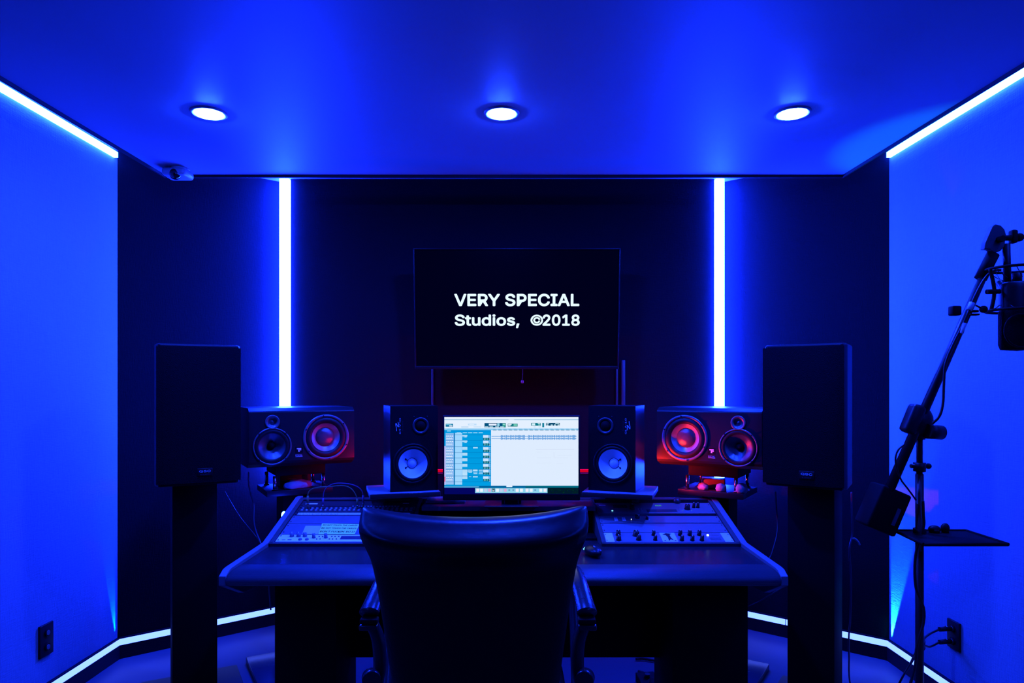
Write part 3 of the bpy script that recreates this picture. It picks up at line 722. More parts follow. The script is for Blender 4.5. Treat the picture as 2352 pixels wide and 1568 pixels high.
# ------------------------------------------------------------------ rack gear
def gear(name, label, cat, side, s0, s1, m, fn=None, depth=.05, group='rack gear in the desk'):
    xa, xb = RACK[side]; p = slope((xa + xb) / 2, s0)
    t = thing(name, label, cat, p, rot=(SA, 0, 0), group=group); w = xb - xa; h = s1 - s0
    b = MB(); b.span((-w / 2, 0, -depth), (w / 2, h, .003), m, bev=.0008, seg=1, smooth=False)
    for sx in (-1, 1):
        for q in (.2, .8): b.cyl((sx * (w / 2 - .008), h * q, .003), (sx * (w / 2 - .008), h * q, .0045), .003, 'chrome' if m != 'gear_blue' else 'gear_dark', seg=8)
    obj('faceplate', b, t)
    if fn: fn(t, w, h)
    return t
def knob(t, x, y, r=.008, hh=.016, m='knob', mark=True):
    b = MB(); b.lathe([(r * 1.15, .003), (r * 1.1, .006), (r, .007), (r * .9, .003 + hh), (0, .003 + hh)], m, T=Matrix.Translation((x, y, 0)), seg=20)
    if mark: b.span((x - .0009, y, .003 + hh), (x + .0009, y + r * .85, .0045 + hh), 'print')
    obj('knob', b, t)
def gx(px, side, s):      # pixel column -> local x on a unit at slope position s
    xa, xb = RACK[side]; return (px - 1176) / F * slope(0, s).y - (xa + xb) / 2
# silver preamp
def f_silver(t, w, h):
    for px, q in ((671, .75), (686.5, .75), (701, .75)): knob(t, gx(px, -1, .07), h * q, .0085, .016, 'gear_blue')
    for px in (690, 705.5): knob(t, gx(px, -1, .04), h * .25, .007, .006, 'gear_blue', False)
    for px in (721, 748.5): knob(t, gx(px, -1, .055), h * .55, .007, .018, 'gear_blue')
    for px in (730.5, 738.5, 759.5, 767, 775.5):
        for q in (.32, .70):
            b = MB(); b.cyl((gx(px + (1.5 if q > .5 else -1), -1, .055), h * q, .003), (gx(px + (1.5 if q > .5 else -1), -1, .055), h * q, .005), .0033, 'knob', seg=10); obj('button', b, t)
    b = MB(); b.span((gx(782, -1, .05), h * .28, .003), (gx(832, -1, .05), h * .78, .0042), 'display'); obj('display', b, t)
    b = MB(); b.span((gx(650, -1, .05), h * .2, .003), (gx(658, -1, .05), h * .26, .0035), 'ink'); b.span((gx(663, -1, .05), h * .2, .003), (gx(672, -1, .05), h * .3, .0035), 'print_dim'); obj('marking', b, t)
gear('preamp', 'silver faced rack unit with dark knobs at the front of the left rack bay', 'rack unit', -1, .022, .082, 'gear_silver', f_silver)
gear('blank_panel', 'lower blank panel in the left rack bay, the one the papers lie on', 'panel', -1, .086, .185, 'gear_blue', group='blank panels in the desk racks')
gear('blank_panel', 'upper blank panel in the left rack bay, between the papers and the label strip', 'panel', -1, .189, .265, 'gear_blue', group='blank panels in the desk racks')
def f_label(t, w, h):
    b = MB(); b.span((-w / 2 + .015, .004, .003), (w * .5 - .02, h - .012, .0036), 'paper'); obj('label_strip', b, t, 'white paper label strip')
    b = MB()
    for i in range(26): b.span((-w / 2 + .018 + i * .007, .006 + (i % 3) * .003, .0036), (-w / 2 + .021 + i * .007, .012 + (i % 2) * .004, .0039), 'print_dim')
    obj('handwriting', b, t)
gear('blank_panel', 'narrow strip with white labels in the left rack bay, just below the patch bay', 'panel', -1, .268, .305, 'gear_dark', f_label, group='blank panels in the desk racks')
def f_patch(t, w, h):
    n = 24
    for row in (0, 1):
        for i in range(n):
            b = MB(); x = -w / 2 + .022 + i * (w - .044) / (n - 1); T = Matrix.Translation((x, h * (.28 + .46 * row), 0))
            b.lathe([(.0072, .003), (.0072, .0052), (.0045, .0052), (.0042, .0032), (0, .0032)], 'ring_pale', T=T, seg=12); obj('socket', b, t)
gear('patch_bay', 'patch bay with two rows of sockets holding the looped cables, left rack bay', 'patch bay', -1, .308, .352, 'gear_dark', f_patch)
def f_conv(t, w, h):
    b = MB(); b.span((-w / 2 + .02, h * .45, .003), (-w / 2 + .075, h * .6, .0036), 'print'); b.span((w / 2 - .07, h * .55, .003), (w / 2 - .04, h * .65, .0036), 'print')
    for i in range(16): b.span((w / 2 - .30 + i * .014, .006, .003), (w / 2 - .292 + i * .014, .010, .0036), 'print')
    b.span((w * .12, h * .3, .003), (w * .25, h * .75, .0036), 'display')
    obj('marking', b, t)
gear('converter', 'thin dark rack unit behind the patch bay, back of the left rack bay', 'rack unit', -1, .356, .42, 'gear_dark', f_conv)
# right rack
def f_bottom(t, w, h):
    b = MB(); b.span((-w / 2 + .003, .004, .003), (-w / 2 + .038, h - .004, .0042), 'paper'); obj('ear_plate', b, t, 'pale end plate'); b = MB(); b.span((w / 2 - .038, .004, .003), (w / 2 - .003, h - .004, .0042), 'paper'); obj('ear_plate', b, t, 'pale end plate')
    b = MB()
    for px in (1419, 1462, 1505): pass
    kn = [(1420, .75, .010), (1421, .25, .010), (1461, .72, .013), (1467, .28, .010), (1501, .75, .008), (1505, .25, .008), (1562, .75, .0085), (1566, .22, .0085), (1584, .75, .0085), (1590, .22, .0085), (1606, .75, .0085), (1612, .22, .0085)]
    b.bm.free(); b = None
    for px, q, r in kn: knob(t, gx(px, 1, .012 + h * q), h * q, r, .020)
    b = MB(); x0_, x1_ = gx(1519, 1, .05), gx(1554, 1, .05); b.span((x0_, .003, .003), (x1_, h - .003, .0044), 'paper')
    cx = (x0_ + x1_) / 2
    b.prism([(cx - .022, h * .78, 0), (cx - .004, h * .92, 0), (cx + .018, h * .84, 0), (cx + .008, h * .74, 0), (cx + .010, h * .45, 0), (cx + .016, h * .2, 0), (cx + .004, h * .28, 0), (cx - .006, h * .12, 0), (cx - .004, h * .5, 0), (cx - .010, h * .72, 0)], (0, 0, .0003), 'ink', T=Matrix.Translation((0, 0, .0046)))
    for dx in (-.021, .022): b.cyl((cx + dx, h * .16, .0046), (cx + dx, h * .16, .0049), .004, 'ink', seg=8)
    obj('emblem', b, t, 'white badge with a dark figure')
    b = MB(); b.cyl((gx(1626, 1, .07), h * .70, .003), (gx(1626, 1, .07), h * .70, .0075), .0052, 'spark_w', seg=14); obj('indicator_light', b, t)
    b = MB()
    for q in (.72, .45, .38, .31, .24): b.span((gx(1630, 1, .05), h * q, .003), (gx(1655, 1, .05), h * q + .0016, .0034), 'print_dim')
    obj('marking', b, t)
gear('compressor', 'rack unit with many black knobs and a white badge, right rack bay', 'rack unit', 1, .012, .100, 'gear_blue', f_bottom)
gear('blank_panel', 'wide blank panel in the right rack bay, behind the unit with the white badge', 'panel', 1, .104, .188, 'gear_blue', group='blank panels in the desk racks')
def f_mid(t, w, h):
    b = MB()
    for px in (1415, 1433):
        for i in (-1, 1):
            for j in range(3): b.span((gx(px, 1, .225) + i * .004 - .0035, h * (.25 + .18 * j), .003), (gx(px, 1, .225) + i * .004 + .0035, h * (.25 + .18 * j) + .006, .0045), 'print')
    obj('button_grid', b, t, 'pale square buttons')
    for px, q, r in ((1464, .72, .010), (1485, .5, .006)): knob(t, gx(px, 1, .24), h * q, r, .014)
    b = MB(); b.cyl((gx(1450, 1, .225), h * .45, .003), (gx(1450, 1, .225), h * .45, .006), .0022, 'spark_w', seg=8); b.cyl((gx(1490, 1, .225), h * .35, .003), (gx(1490, 1, .225), h * .35, .006), .0018, 'print', seg=8); obj('indicator_light', b, t)
gear('channel_unit', 'thin rack unit with pale buttons in the middle of the right rack bay', 'rack unit', 1, .195, .262, 'gear_blue', f_mid)
def f_top(t, w, h):
    for px, q, r in ((1451, .42, .011), (1577, .40, .012), (1594, .55, .007), (1603.5, .55, .007)): knob(t, gx(px, 1, .345), h * q, r, .022)
    b = MB(); b.span((gx(1376, 1, .37), h * .72, .003), (gx(1391, 1, .37), h * .79, .0036), 'print'); obj('marking', b, t); b = MB(); b.span((gx(1408, 1, .36), h * .5, .003), (gx(1440, 1, .36), h * .8, .0038), 'display'); obj('display', b, t); b = MB()
    b.span((gx(1484, 1, .33), h * .12, .003), (gx(1553, 1, .33), h * .35, .0038), 'display'); obj('display', b, t)
    b = MB(); b.cyl((gx(1406, 1, .32), h * .22, .003), (gx(1406, 1, .32), h * .22, .0055), .0038, 'spark_c', seg=10)
    for i in range(5): b.span((gx(1505 + i * 3, 1, .37), h * .68, .003), (gx(1506.3 + i * 3, 1, .37), h * .78, .0036), 'spark_g')
    for px in (1567, 1587): b.cyl((gx(px, 1, .33), h * .25, .003), (gx(px, 1, .33), h * .25, .005), .0015, 'spark_g', seg=6)
    for px in (1466, 1473, 1562):
        for q in (.2, .38): b.cyl((gx(px, 1, .33), h * q, .003), (gx(px, 1, .33), h * q, .005), .0016, 'print', seg=6)
    obj('indicator_light', b, t)
gear('monitor_controller', 'rack unit with tall black knobs and a cyan light, back of the right rack bay', 'rack unit', 1, .290, .400, 'gear_blue', f_top)
t = thing('indicator_lamp', 'small glowing blue white lamp at the outer side of the left rack bay', 'lamp', W(652, 1183, 3.10))
b = MB(); b.sphere((0, 0, 0), 1., 'led_v', sc=(.011, .011, .018), seg=16); obj('bulb', b, t)
b = MB(); b.cyl((.004, 0, -.03), (.004, 0, -.012), .007, 'black', seg=12); b.span((.0, -.008, -.034), (.04, .008, -.026), 'black'); obj('holder', b, t)
# objects standing on the back of the right bay
for px, lab in ((1459, 'dark round cap on the back edge of the right rack bay, nearer the monitor'), (1554, 'dark round cap on the back edge of the right rack bay, nearer the outer side')):
    p = slope(W(px, 0, 3.22).x, .408, .0); b = MB(); b.lathe([(.017, .0), (.018, .004), (.014, .016), (0, .018)], 'gear_dark', seg=20); o = obj('puck', b); o.location = p + Vector((0, -.002, .005)); o.rotation_euler = (SA, 0, 0)
    tag(o, lab, 'cap', 'round caps on the right rack bay')
# papers
def paper(name, label, cat, pts, m, lines=()):
    """pts: four (px, slope s) corners bl, br, tr, tl"""
    b = MB(); P = [slope((px - 1176) / F * slope(0, s).y, s, .0048) for px, s in pts]
    c = (P[0] + P[1] + P[2] + P[3]) / 4; up = Vector((0, -math.sin(SA), math.cos(SA)))
    b.prism([q - c for q in P], up * .0006, m)
    ex = ((P[1] - P[0]) + (P[2] - P[3])).normalized(); ey = up.cross(ex)
    base = Matrix(((ex.x, ey.x, up.x, 0), (ex.y, ey.y, up.y, 0), (ex.z, ey.z, up.z, 0), (0, 0, 0, 1)))
    for body, v, hgt, wd in lines:
        pos = (P[0] + P[1]) / 2 * (1 - v) + (P[2] + P[3]) / 2 * v - c + up * .0008
        b.text(body, 'ink', Matrix.Translation(pos) @ base, height=hgt, width=wd, bold=.02)
    o = obj(name, b); o.location = c; return tag(o, label, cat)
wn = .150
paper('paper_note', 'yellow green paper note with block capitals on the left rack bay', 'note', [(731, .083), (815, .083), (826, .175), (740, .183)], 'note',
      [('DO NOT TOUCH THE CABLES', .80, .021, wn), ('DO NOT TOUCH THE CABLES', .50, .021, wn), ("DON'T FUCKIN' DO IT", .16, .026, wn)])
paper('paper_slip', 'plain white slip of paper left of the yellow green note', 'paper', [(694, .085), (730, .083), (739, .160), (702, .160)], 'paper')
# patch cables
def plug(b, base, top, m):
    base, top = Vector(base), Vector(top); d = (top - base)
    b.cyl(base, base + d * .35, .0046, 'brass', seg=12); b.cyl(base + d * .35, top, .0052, m, seg=12)
    b.cyl(base + d * .33, base + d * .42, .0066, 'chrome', seg=12); b.cyl(base + d * .93, top, .0042, 'chrome', seg=12)
def patch(name, label, a, c, pts, m):
    Y = 3.14; A0, A1 = W(a[0], a[1], Y), W(a[0], a[2], Y); C0, C1 = W(c[0], c[1], Y), W(c[0], c[2], Y)
    t = thing(name, label, 'cable', A0, group='patch cables'); o = A0
    b = MB(); b.tube([A1 - o] + [W(*q, Y) - o for q in pts] + [C1 - o], .0023, m, sub=8); obj('cord', b, t)
    for p, q in ((A0, A1), (C0, C1)):
        b = MB(); plug(b, p - o, q - o, m); obj('plug', b, t)
patch('patch_cable', 'olive patch cable, the lower of the two loops over the left rack bay', (707, 1167, 1138), (820.5, 1171, 1144), [(710, 1128), (722, 1120.5), (740, 1118), (755, 1117.5), (785, 1115), (802, 1119), (813, 1129)], 'cable_y')
patch('patch_cable', 'violet patch cable, the higher of the two loops over the left rack bay', (742, 1171, 1143), (834, 1166, 1137), [(745, 1127), (753, 1117), (768, 1110.5), (786, 1109.5), (806, 1112), (822, 1118), (831, 1127)], 'cable_v')
# notebook on the ledge in front of the monitor, mouse
b = MB(); b.span((-.09, -.06, 0), (.09, .06, .014), 'gear_blue', bev=.003); o = obj('external_drive', b); p = W(1037, 1149, 3.22); o.location = (p.x - .02, 3.19, .869)
tag(o, 'flat dark slab lying on the desk ledge just left of the monitor foot', 'drive')
t = thing('computer_mouse', 'dark computer mouse with a cyan glint on the desk, right of the chair', 'mouse', (W(1362, 0, 2.66).x, 2.66, .745), R(15))
b = MB(); b.sphere((0, 0, .019), 1., 'vinyl', sc=(.031, .055, .020)); obj('shell', b, t)
b = MB(); b.sphere((0, -.012, .037), 1., 'gear_blue', sc=(.004, .010, .005), seg=12); obj('scroll_wheel', b, t)
b = MB(); b.cyl((-.026, .030, .021), (-.016, .042, .023), .0035, 'spark_c', seg=10); obj('indicator_light', b, t)  # small glowing piece that paints the cyan glint on the shell

# ------------------------------------------------------------------ chair
CX = -.093
ch = thing('office_chair', 'large black leather office chair seen from behind, in front of the desk', 'chair', (CX, 1.95, 0), R(0))
def lerp_tab(tab, z):
    for (a, b_), (c, d) in zip(tab, tab[1:]):
        if a <= z <= c: return b_ + (d - b_) * (z - a) / (c - a)
    return tab[-1][1] if z > tab[-1][0] else tab[0][1]
wt = [(.40, .195), (.50, .205), (.665, .222), (.815, .240), (.93, .258), (.985, .268), (1.02, .281), (1.06, .289), (1.10, .286)]
NU, NV = 16, 18
b = MB(); bm = b.bm; b.mi('leather'); grid = []
zs = [.40 + .62 * i / (NV - 5) for i in range(NV - 4)] + [1.045, 1.065, 1.082, 1.092]
for side in (0, 1):
    G = []
    for z in zs:
        row = []
        for i in range(NU + 1):
            u = -1 + 2 * i / NU; w_ = lerp_tab(wt, z)
            k = (z - .40) / .69
            zz = z - .006 * max(0, (k - .5) * 2) + (.025 * abs(u) ** 2.4 - .004 * (1 - u * u)) * max(0, (k - .55) / .45) + .004 * u * max(0, k - .5)
            # rolls toward the camera at the top, wraps forward at the middle
            lean = -.10 * k
            roll = -.045 * min(1, max(0, (z - .96) / .07)) ** 1.3 + 1.15 * max(0, z - 1.04)
            wrap = .030 * (1 - u * u) if side == 0 else -.0 * u
            th = (.085 - .03 * k) * (1 - abs(u) ** 5) ** .5 if abs(u) < 1 else 0
            bulge = .034 * math.exp(-((z - 1.035) / .032) ** 2)
            yb = -.20 + lean + roll + .030 * u * u
            if side == 0: y = yb - th * .45 - bulge * (1 - abs(u) ** 6)
            else: y = yb + th * .65
            row.append(bm.verts.new((u * w_ + .003 * u, y, zz)))
        G.append(row)
    grid.append(G)
for side, G in enumerate(grid):
    for j in range(len(zs) - 1):
        for i in range(NU):
            q = (G[j][i], G[j][i + 1], G[j + 1][i + 1], G[j + 1][i])
            bm.faces.new(q if side == 0 else q[::-1])
A, B = grid
for j in range(len(zs) - 1):
    bm.faces.new((A[j][0], A[j + 1][0], B[j + 1][0], B[j][0])); bm.faces.new((A[j][NU], B[j][NU], B[j + 1][NU], A[j + 1][NU]))
for i in range(NU):
    bm.faces.new((A[-1][i], A[-1][i + 1], B[-1][i + 1], B[-1][i])); bm.faces.new((A[0][i], B[0][i], B[0][i + 1], A[0][i + 1]))
bmesh.ops.remove_doubles(bm, verts=bm.verts, dist=.0005); bmesh.ops.recalc_face_normals(bm, faces=bm.faces)
k2 = b.mi('leather_gloss_lit')
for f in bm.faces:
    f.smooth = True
    if f.calc_center_median().z > 1.045: f.material_index = k2  # highlight along the top roll is put into the material here
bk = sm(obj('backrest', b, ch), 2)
b = MB(); b.box((0, .08, .455), (.52, .50, .11), 'leather', bev=.04, seg=4); obj('seat', b, ch)
for s in (-1, 1):
    X0 = .301 * s - .003
    b = MB()
    b.tube([(X0 - s * .01, .36, .790), (X0 - s * .003, .25, .810), (X0, .13, .803), (X0 + s * .006, .02, .774), (X0 + s * .008, -.015, .762)], lambda u: .022 + .007 * u, 'armpad', seg=18, flat=(1.0, .62)); ar = obj('armrest', b, ch)
    b = MB(); b.box((X0 + s * .006, -.02, .742), (.050, .03, .016), 'black', bev=.004); b.box((X0 + s * .008, -.018, .724), (.052, .028, .016), 'armpad', bev=.004); obj('pad_end', b, ar)
    b = MB()
    b.tube([(X0 + s * .006, .0, .732), (X0 - s * .012, .01, .68), (X0 - s * .016, .02, .60), (X0 - s * .006, .03, .54), (X0 - s * .01, .05, .46), (X0 - s * .06, .08, .41)], .021, 'armpad', seg=14, flat=(.9, .9))
    b.tube([(X0 - s * .008, .33, .79), (X0 + s * .0, .32, .70), (X0 + s * .0, .24, .55), (X0 - s * .01, .16, .44), (X0 - s * .07, .14, .41)], .018, 'armpad', seg=12)
    b.cyl((X0 + s * .006, .0, .575), (X0 - s * .002, -.03, .575), .026, 'armpad'); obj('arm_support', b, ch)
b = MB(); b.cyl((0, .08, .12), (0, .08, .40), .027, 'steel'); b.box((0, .08, .395), (.22, .26, .03), 'steel', bev=.006); obj('gas_column', b, ch)
for k in range(5):
    a = R(90 + 72 * k); c, s_ = math.cos(a), math.sin(a)
    b = MB(); b.tube([(0, .08, .13), (c * .16, .08 + s_ * .16, .11), (c * .30, .08 + s_ * .30, .08)], lambda u: .026 - .008 * u, 'steel', seg=10); leg = obj('leg', b, ch)
    b = MB(); px_, py_ = c * .30, .08 + s_ * .30
    for q in (-.014, .014): b.cyl((px_ - s_ * q - s_ * .009, py_ + c * q + c * .009, .028), (px_ - s_ * q + s_ * .009, py_ + c * q - c * .009, .028), .028, 'knob')
    b.cyl((px_, py_, .028), (px_, py_, .075), .008, 'steel', seg=10); obj('caster', b, leg)

# ------------------------------------------------------------------ microphone boom stand
SX, SY = 1.373, 2.30
t = thing('boom_stand', 'tall black microphone boom stand by the right pale wall', 'microphone stand', (SX, SY, 0))
o3 = Vector((SX, SY, 0))
def Q(px, py, Y=SY): return W(px, py, Y) - o3
zj = Q(2112, 965).z
b = MB(); b.cyl((0, 0, .04), (0, 0, zj - .18), .0128, 'steel'); b.cyl((0, 0, zj - .20), (0, 0, zj), .0098, 'greyring' if 0 else 'steel'); obj('pole', b, t)
b = MB(); zc = Q(2112, 1070).z; b.cyl((0, 0, zc - .018), (0, 0, zc + .012), .019, 'steel'); b.cyl((-.03, 0, zc), (.03, 0, zc), .007, 'steel', seg=12); b.sphere((.03, 0, zc), .010, 'steel'); obj('height_clamp', b, t)
for k in range(3):
    a = R(95 + 120 * k); b = MB(); b.tube([(0, 0, .16), (.10 * math.cos(a), .10 * math.sin(a), .09), (.32 * math.cos(a), .32 * math.sin(a), .012)], .012, 'steel', seg=8, sub=4); obj('leg', b, t)
b = MB(); jc = Q(2112, 968)
b.sphere(jc, .05, 'steel', sc=(.85, .8, 1.15)); b.box(jc + Vector((-.035, -.02, .01)), (.045, .05, .10), 'steel', bev=.012, rot=Matrix.Rotation(R(22), 4, 'Y')); b.cyl(jc + Vector((.0, -.04, -.03)), jc + Vector((.055, -.03, -.035)), .024, 'steel'); b.cyl(jc + Vector((0, 0, -.06)), jc + Vector((0, 0, -.02)), .017, 'steel')
obj('boom_joint', b, t)
b = MB(); pa, pb = Q(2042, 1125), Q(2278, 590, 2.24)
b.cyl(pa, pb, .0165, 'steel', r2=.012); bo = obj('boom_arm', b, t)
b = MB(); p0 = Q(2252, 640, 2.243); p1 = Q(2281, 583, 2.24); b.cyl(p0, p1, .019, 'black'); obj('boom_collar', b, bo)
b = MB(); hp = Q(2292, 552, 2.235); ra = Matrix.Rotation(R(22), 4, 'Y')
hq = [(2287, 514), (2299, 517), (2308, 526), (2312, 540), (2308, 565), (2299, 576), (2285, 581), (2273, 572), (2261, 572), (2264, 556), (2273, 535), (2280, 520)]; b.prism([Q(x_, y_, 2.225) for x_, y_ in hq], (0, .022, 0), 'armrest', bev=.003); b.cyl(hp + Vector((-.004, -.03, .0)), hp + Vector((-.004, .02, 0)), .010, 'black'); b.cyl(hp + Vector((.0, 0, .008)), hp + Vector((.062, 0, .008)), .009, 'black'); b.box(hp + Vector((.050, 0, .012)), (.020, .024, .044), 'black', bev=.006); b.sphere(hp + Vector((.070, 0, .010)), .014, 'black'); obj('swivel_head', b, t)
b = MB(); b.cyl(Q(2311, 560, 2.235), Q(2314, 650, 2.235), .0115, 'steel'); obj('drop_rod', b, t)
# counterweight
b = MB(); cw = Q(2027, 1168, 2.33); rr = Matrix.Rotation(R(23), 4, 'Y'); b.box(cw, (.105, .09, .150), 'black', bev=.008, rot=rr); b.box(cw + Vector((.02, -.046, -.02)), (.012, .004, .06), 'greyring', rot=rr); obj('counterweight', b, t)
# clip and tape on the boom
b = MB(); cp = Q(2206, 714, 2.25); b.box(cp + Vector((-.022, -.005, 0)), (.030, .03, .032), 'black', bev=.005); b.box(cp + Vector((.034, -.01, -.002)), (.030, .02, .008), 'black', bev=.003); b.box(cp + Vector((.036, -.01, -.013)), (.030, .02, .006), 'black', bev=.002); obj('cable_clip', b, t)
b = MB(); dr = (Q(2232, 700, 2.22) - Q(2212, 755, 2.22)); 
b.cyl(Q(2226, 712, 2.22) , Q(2233, 695, 2.22), .009, 'paper', seg=8); obj('tape', b, t, 'pale bit of tape'); b = MB(); b.cyl(Q(2209, 765, 2.215), Q(2216, 742, 2.215), .006, 'paper', seg=8); obj('tape', b, t, 'pale bit of tape')
# tray
b = MB(); tz = .905
trp = [(W(2057, 0, 2.33).x, 2.33), (W(2219, 0, 2.33).x, 2.33), (W(2315, 0, 2.13).x, 2.13), (W(2122, 0, 2.13).x, 2.13)]
b.prism([(x - SX, y - SY, tz) for x, y in trp], (0, 0, .007), 'black', bev=.001)
ring = [Vector((x - SX, y - SY, tz + .006)) for x, y in trp]
for i in range(4): b.cyl(ring[i], ring[(i + 1) % 4], .006, 'black', seg=8)
b.cyl((0, 0, tz - .02), (0, 0, tz + .02), .02, 'black'); obj('tray', b, t, 'flat dark tray')
# things on the tray
for px, sc, lab in ((2146, (.020, .015, .013), 'dark lump on the microphone stand tray, nearer the pole'), (2171, (.014, .012, .017), 'small upright dark lump on the microphone stand tray, farther from the pole')):
    b = MB(); b.sphere((0, 0, sc[2] * .9), 1., 'cab', sc=sc); b.cyl((0, 0, 0), (0, 0, sc[2]), sc[0] * .8, 'cab', seg=14); o = obj('clip_piece', b); p = W(px, 0, 2.30); o.location = (p.x, 2.30, tz + .007); tag(o, lab, 'clip', 'dark pieces on the tray')
# microphone in its shock mount
MX = W(2336, 0, 2.2).x; MY = 2.20
mz0, mz1 = W(0, 806, MY).z, W(0, 648, MY).z
t = thing('microphone', 'large side address microphone hanging upside down at the right edge of the picture', 'microphone', (MX, MY, mz0))
b = MB(); h = mz1 - mz0; b.lathe([(0, h), (.038, h), (.048, h - .006), (.050, h - .02), (.050, h * .58)], 'steel', T=Matrix.Diagonal((1.05, .8, 1, 1))); obj('body', b, t)
b = MB(); b.lathe([(.050, h * .58), (.052, h * .56), (.052, .02), (.046, .004), (0, 0)], 'grille', T=Matrix.Diagonal((1.05, .8, 1, 1))); b.tube([(-.020 + .052 * math.cos(a), -.045, h * .28 + .052 * math.sin(a)) for a in [R(60 + 22 * k) for k in range(11)]], .0035, 'black', seg=6, sub=3); obj('head_grille', b, t)
b = MB(); b.cyl((0, 0, h), (0, 0, h + .03), .014, 'steel'); obj('connector', b, t)
t = thing('shock_mount', 'spider shock mount cradling the hanging microphone', 'shock mount', (MX, MY, W(0, 700, MY).z))
o3 = Vector((MX, MY, W(0, 700, MY).z))
def Q2(px, py, dy=0.): return W(px, py, MY) - o3 + Vector((0, dy, 0))
def ring_at(z, r, th=.004, sy=.9):
    b.tube([(r * math.cos(R(30 * k)), r * sy * math.sin(R(30 * k)), z) for k in range(12)], th, 'black', seg=8, sub=3, closed=True)
b = MB(); ring_at(Q2(0, 617).z, .088, .0045); ring_at(Q2(0, 713).z, .088, .0045)
b.tube([Q2(2274, 617), Q2(2284, 668), Q2(2276, 715)], .006, 'black', sub=6); b.tube([Q2(2274, 617) * Vector((-1, 0, 0)).x * 0 + Vector((.088, 0, Q2(0, 617).z)), Vector((.075, 0, Q2(0, 668).z)), Vector((.088, 0, Q2(0, 713).z))], .006, 'black', sub=6)
obj('cage', b, t)
b = MB()
for k in range(8):
    a = R(45 * k + 10); zt, zb = Q2(0, 640).z, Q2(0, 700).z
    b.cyl((.086 * math.cos(a), .077 * math.sin(a), Q2(0, 617).z), (.053 * math.cos(a + .35), .043 * math.sin(a + .35), zt), .0012, 'cable', seg=6)
    b.cyl((.086 * math.cos(a), .077 * math.sin(a), Q2(0, 713).z), (.053 * math.cos(a - .35), .043 * math.sin(a - .35), zb), .0012, 'cable', seg=6)
obj('elastic_cord', b, t)
b = MB(); b.sphere(Q2(2259, 710), .012, 'black'); b.cyl(Q2(2241, 701), Q2(2259, 710), .003, 'black', seg=8); obj('clamp_knob', b, t); b = MB(); b.cyl(Q2(2266, 670), Q2(2296, 669), .008, 'black', seg=12); obj('tightening_screw', b, t); b = MB(); b.cyl(Q2(2314, 645, .035), Q2(2314, 670, .0), .012, 'steel'); obj('hanger', b, t)
# cables on the stand
def cable(label, pts, r=.004, m='cable', name='cable', group=None, sub=8):
    P = [Vector(p) for p in pts]; b = MB(); b.tube([p - P[0] for p in P], r, m, seg=8, sub=sub)
    o = obj(name, b); o.location = P[0]; return tag(o, label, 'cable', group)
cable('black cable running down the boom and looping below it beside the pole', [W(2300, 620, 2.20), W(2282, 622, 2.21), W(2262, 640, 2.215), W(2240, 680, 2.215), W(2215, 740, 2.22), W(2190, 790, 2.225), W(2172, 835, 2.23), W(2168, 880, 2.23), W(2166, 925, 2.23), W(2158, 955, 2.23), W(2142, 972, 2.24)], .0042)
cable('thin cable from the boom joint to the upright pole of the microphone stand', [W(2078, 1020, 2.26), W(2062, 1035, 2.26), W(2057, 1060, 2.26), W(2068, 1098, 2.265), W(2085, 1122, 2.27), W(2104, 1148, 2.275)], .003)
wrapp = []
for i, (dx, yy) in enumerate(((8, 1150), (9, 1180), (10, 1205), (2, 1235), (-8, 1270), (-11, 1310), (-8, 1350), (2, 1375), (10, 1400), (9, 1430), (0, 1460), (-7, 1490), (-9, 1520), (-14, 1545), (-30, 1600))): wrapp.append(W(2112 + dx, yy, 2.275))
cable('black cable wound down the upright pole of the microphone stand', wrapp, .0045)
# wall socket plates
def outlet(label, px0, px1, y0, y1, wall_x, n=2, plugs=False):
    X = wall_x; Ya, Yb = (px0, px1)
    s = 1 if X > 0 else -1; yc = (Ya + Yb) / 2; zc = (y0 + y1) / 2; t = thing('wall_socket', label, 'wall socket', (X, yc, zc), group='socket plates on the pale walls')
    hy, hz = abs(Yb - Ya) / 2, abs(y1 - y0) / 2
    b = MB(); b.span((-s * .010, -hy, -hz), (0, hy, hz), 'cab', bev=.002); obj('plate', b, t)
    for k in range(n):
        z = hz * (.45 - .9 * k); b = MB(); b.cyl((-s * .009, 0, z), (-s * .016, 0, z), .016, 'black'); b.cyl((-s * .014, 0, z), (-s * .0175, 0, z), .011, 'greyring'); obj('socket', b, t)
        if plugs: b = MB(); b.cyl((-s * .016, 0, z), (-s * .075, -.01, z), .010, 'cab'); b.cyl((-s * .03, 0, z), (-s * .04, 0, z), .0115, 'chrome'); obj('connector', b, t)
    return t, yc, zc
YS = lambda px, X: X * F / (px - 1176)
ya, yb = YS(87, XL), YS(118, XL)
outlet('dark socket plate low on the left pale wall', ya, yb, W(0, 1505, (ya + yb) / 2).z, W(0, 1432, (ya + yb) / 2).z, XL)
ya, yb = YS(2208, XR), YS(2180, XR)
_, yc, zc = outlet('dark socket plate with plugged cables low on the right pale wall', ya, yb, W(0, 1490, (ya + yb) / 2).z, W(0, 1425, (ya + yb) / 2).z, XR, plugs=True)
pz = abs(W(0, 1490, yc).z - W(0, 1425, yc).z) / 2
for k, (lab, ey) in enumerate((('upper cable from the right wall socket to the microphone stand', 1466), ('lower cable from the right wall socket to the microphone stand', 1482))):
    z = zc + pz * (.45 - .9 * k)
    cable(lab, [(XR - .075, yc - .01, z), (XR - .14, yc - .05, z - .005), (1.66, 2.75, W(0, ey, 2.75).z), W(2122, 1478 + 12 * k, 2.55), W(2105, 1495 + 8 * k, 2.6), W(2088, 1530, 2.75), W(2070, 1560, 2.9), (1.62, 2.95, .01), (1.5, 2.8, .008), (1.45, 2.5, .008)], .0042, group='cables from the right wall socket')

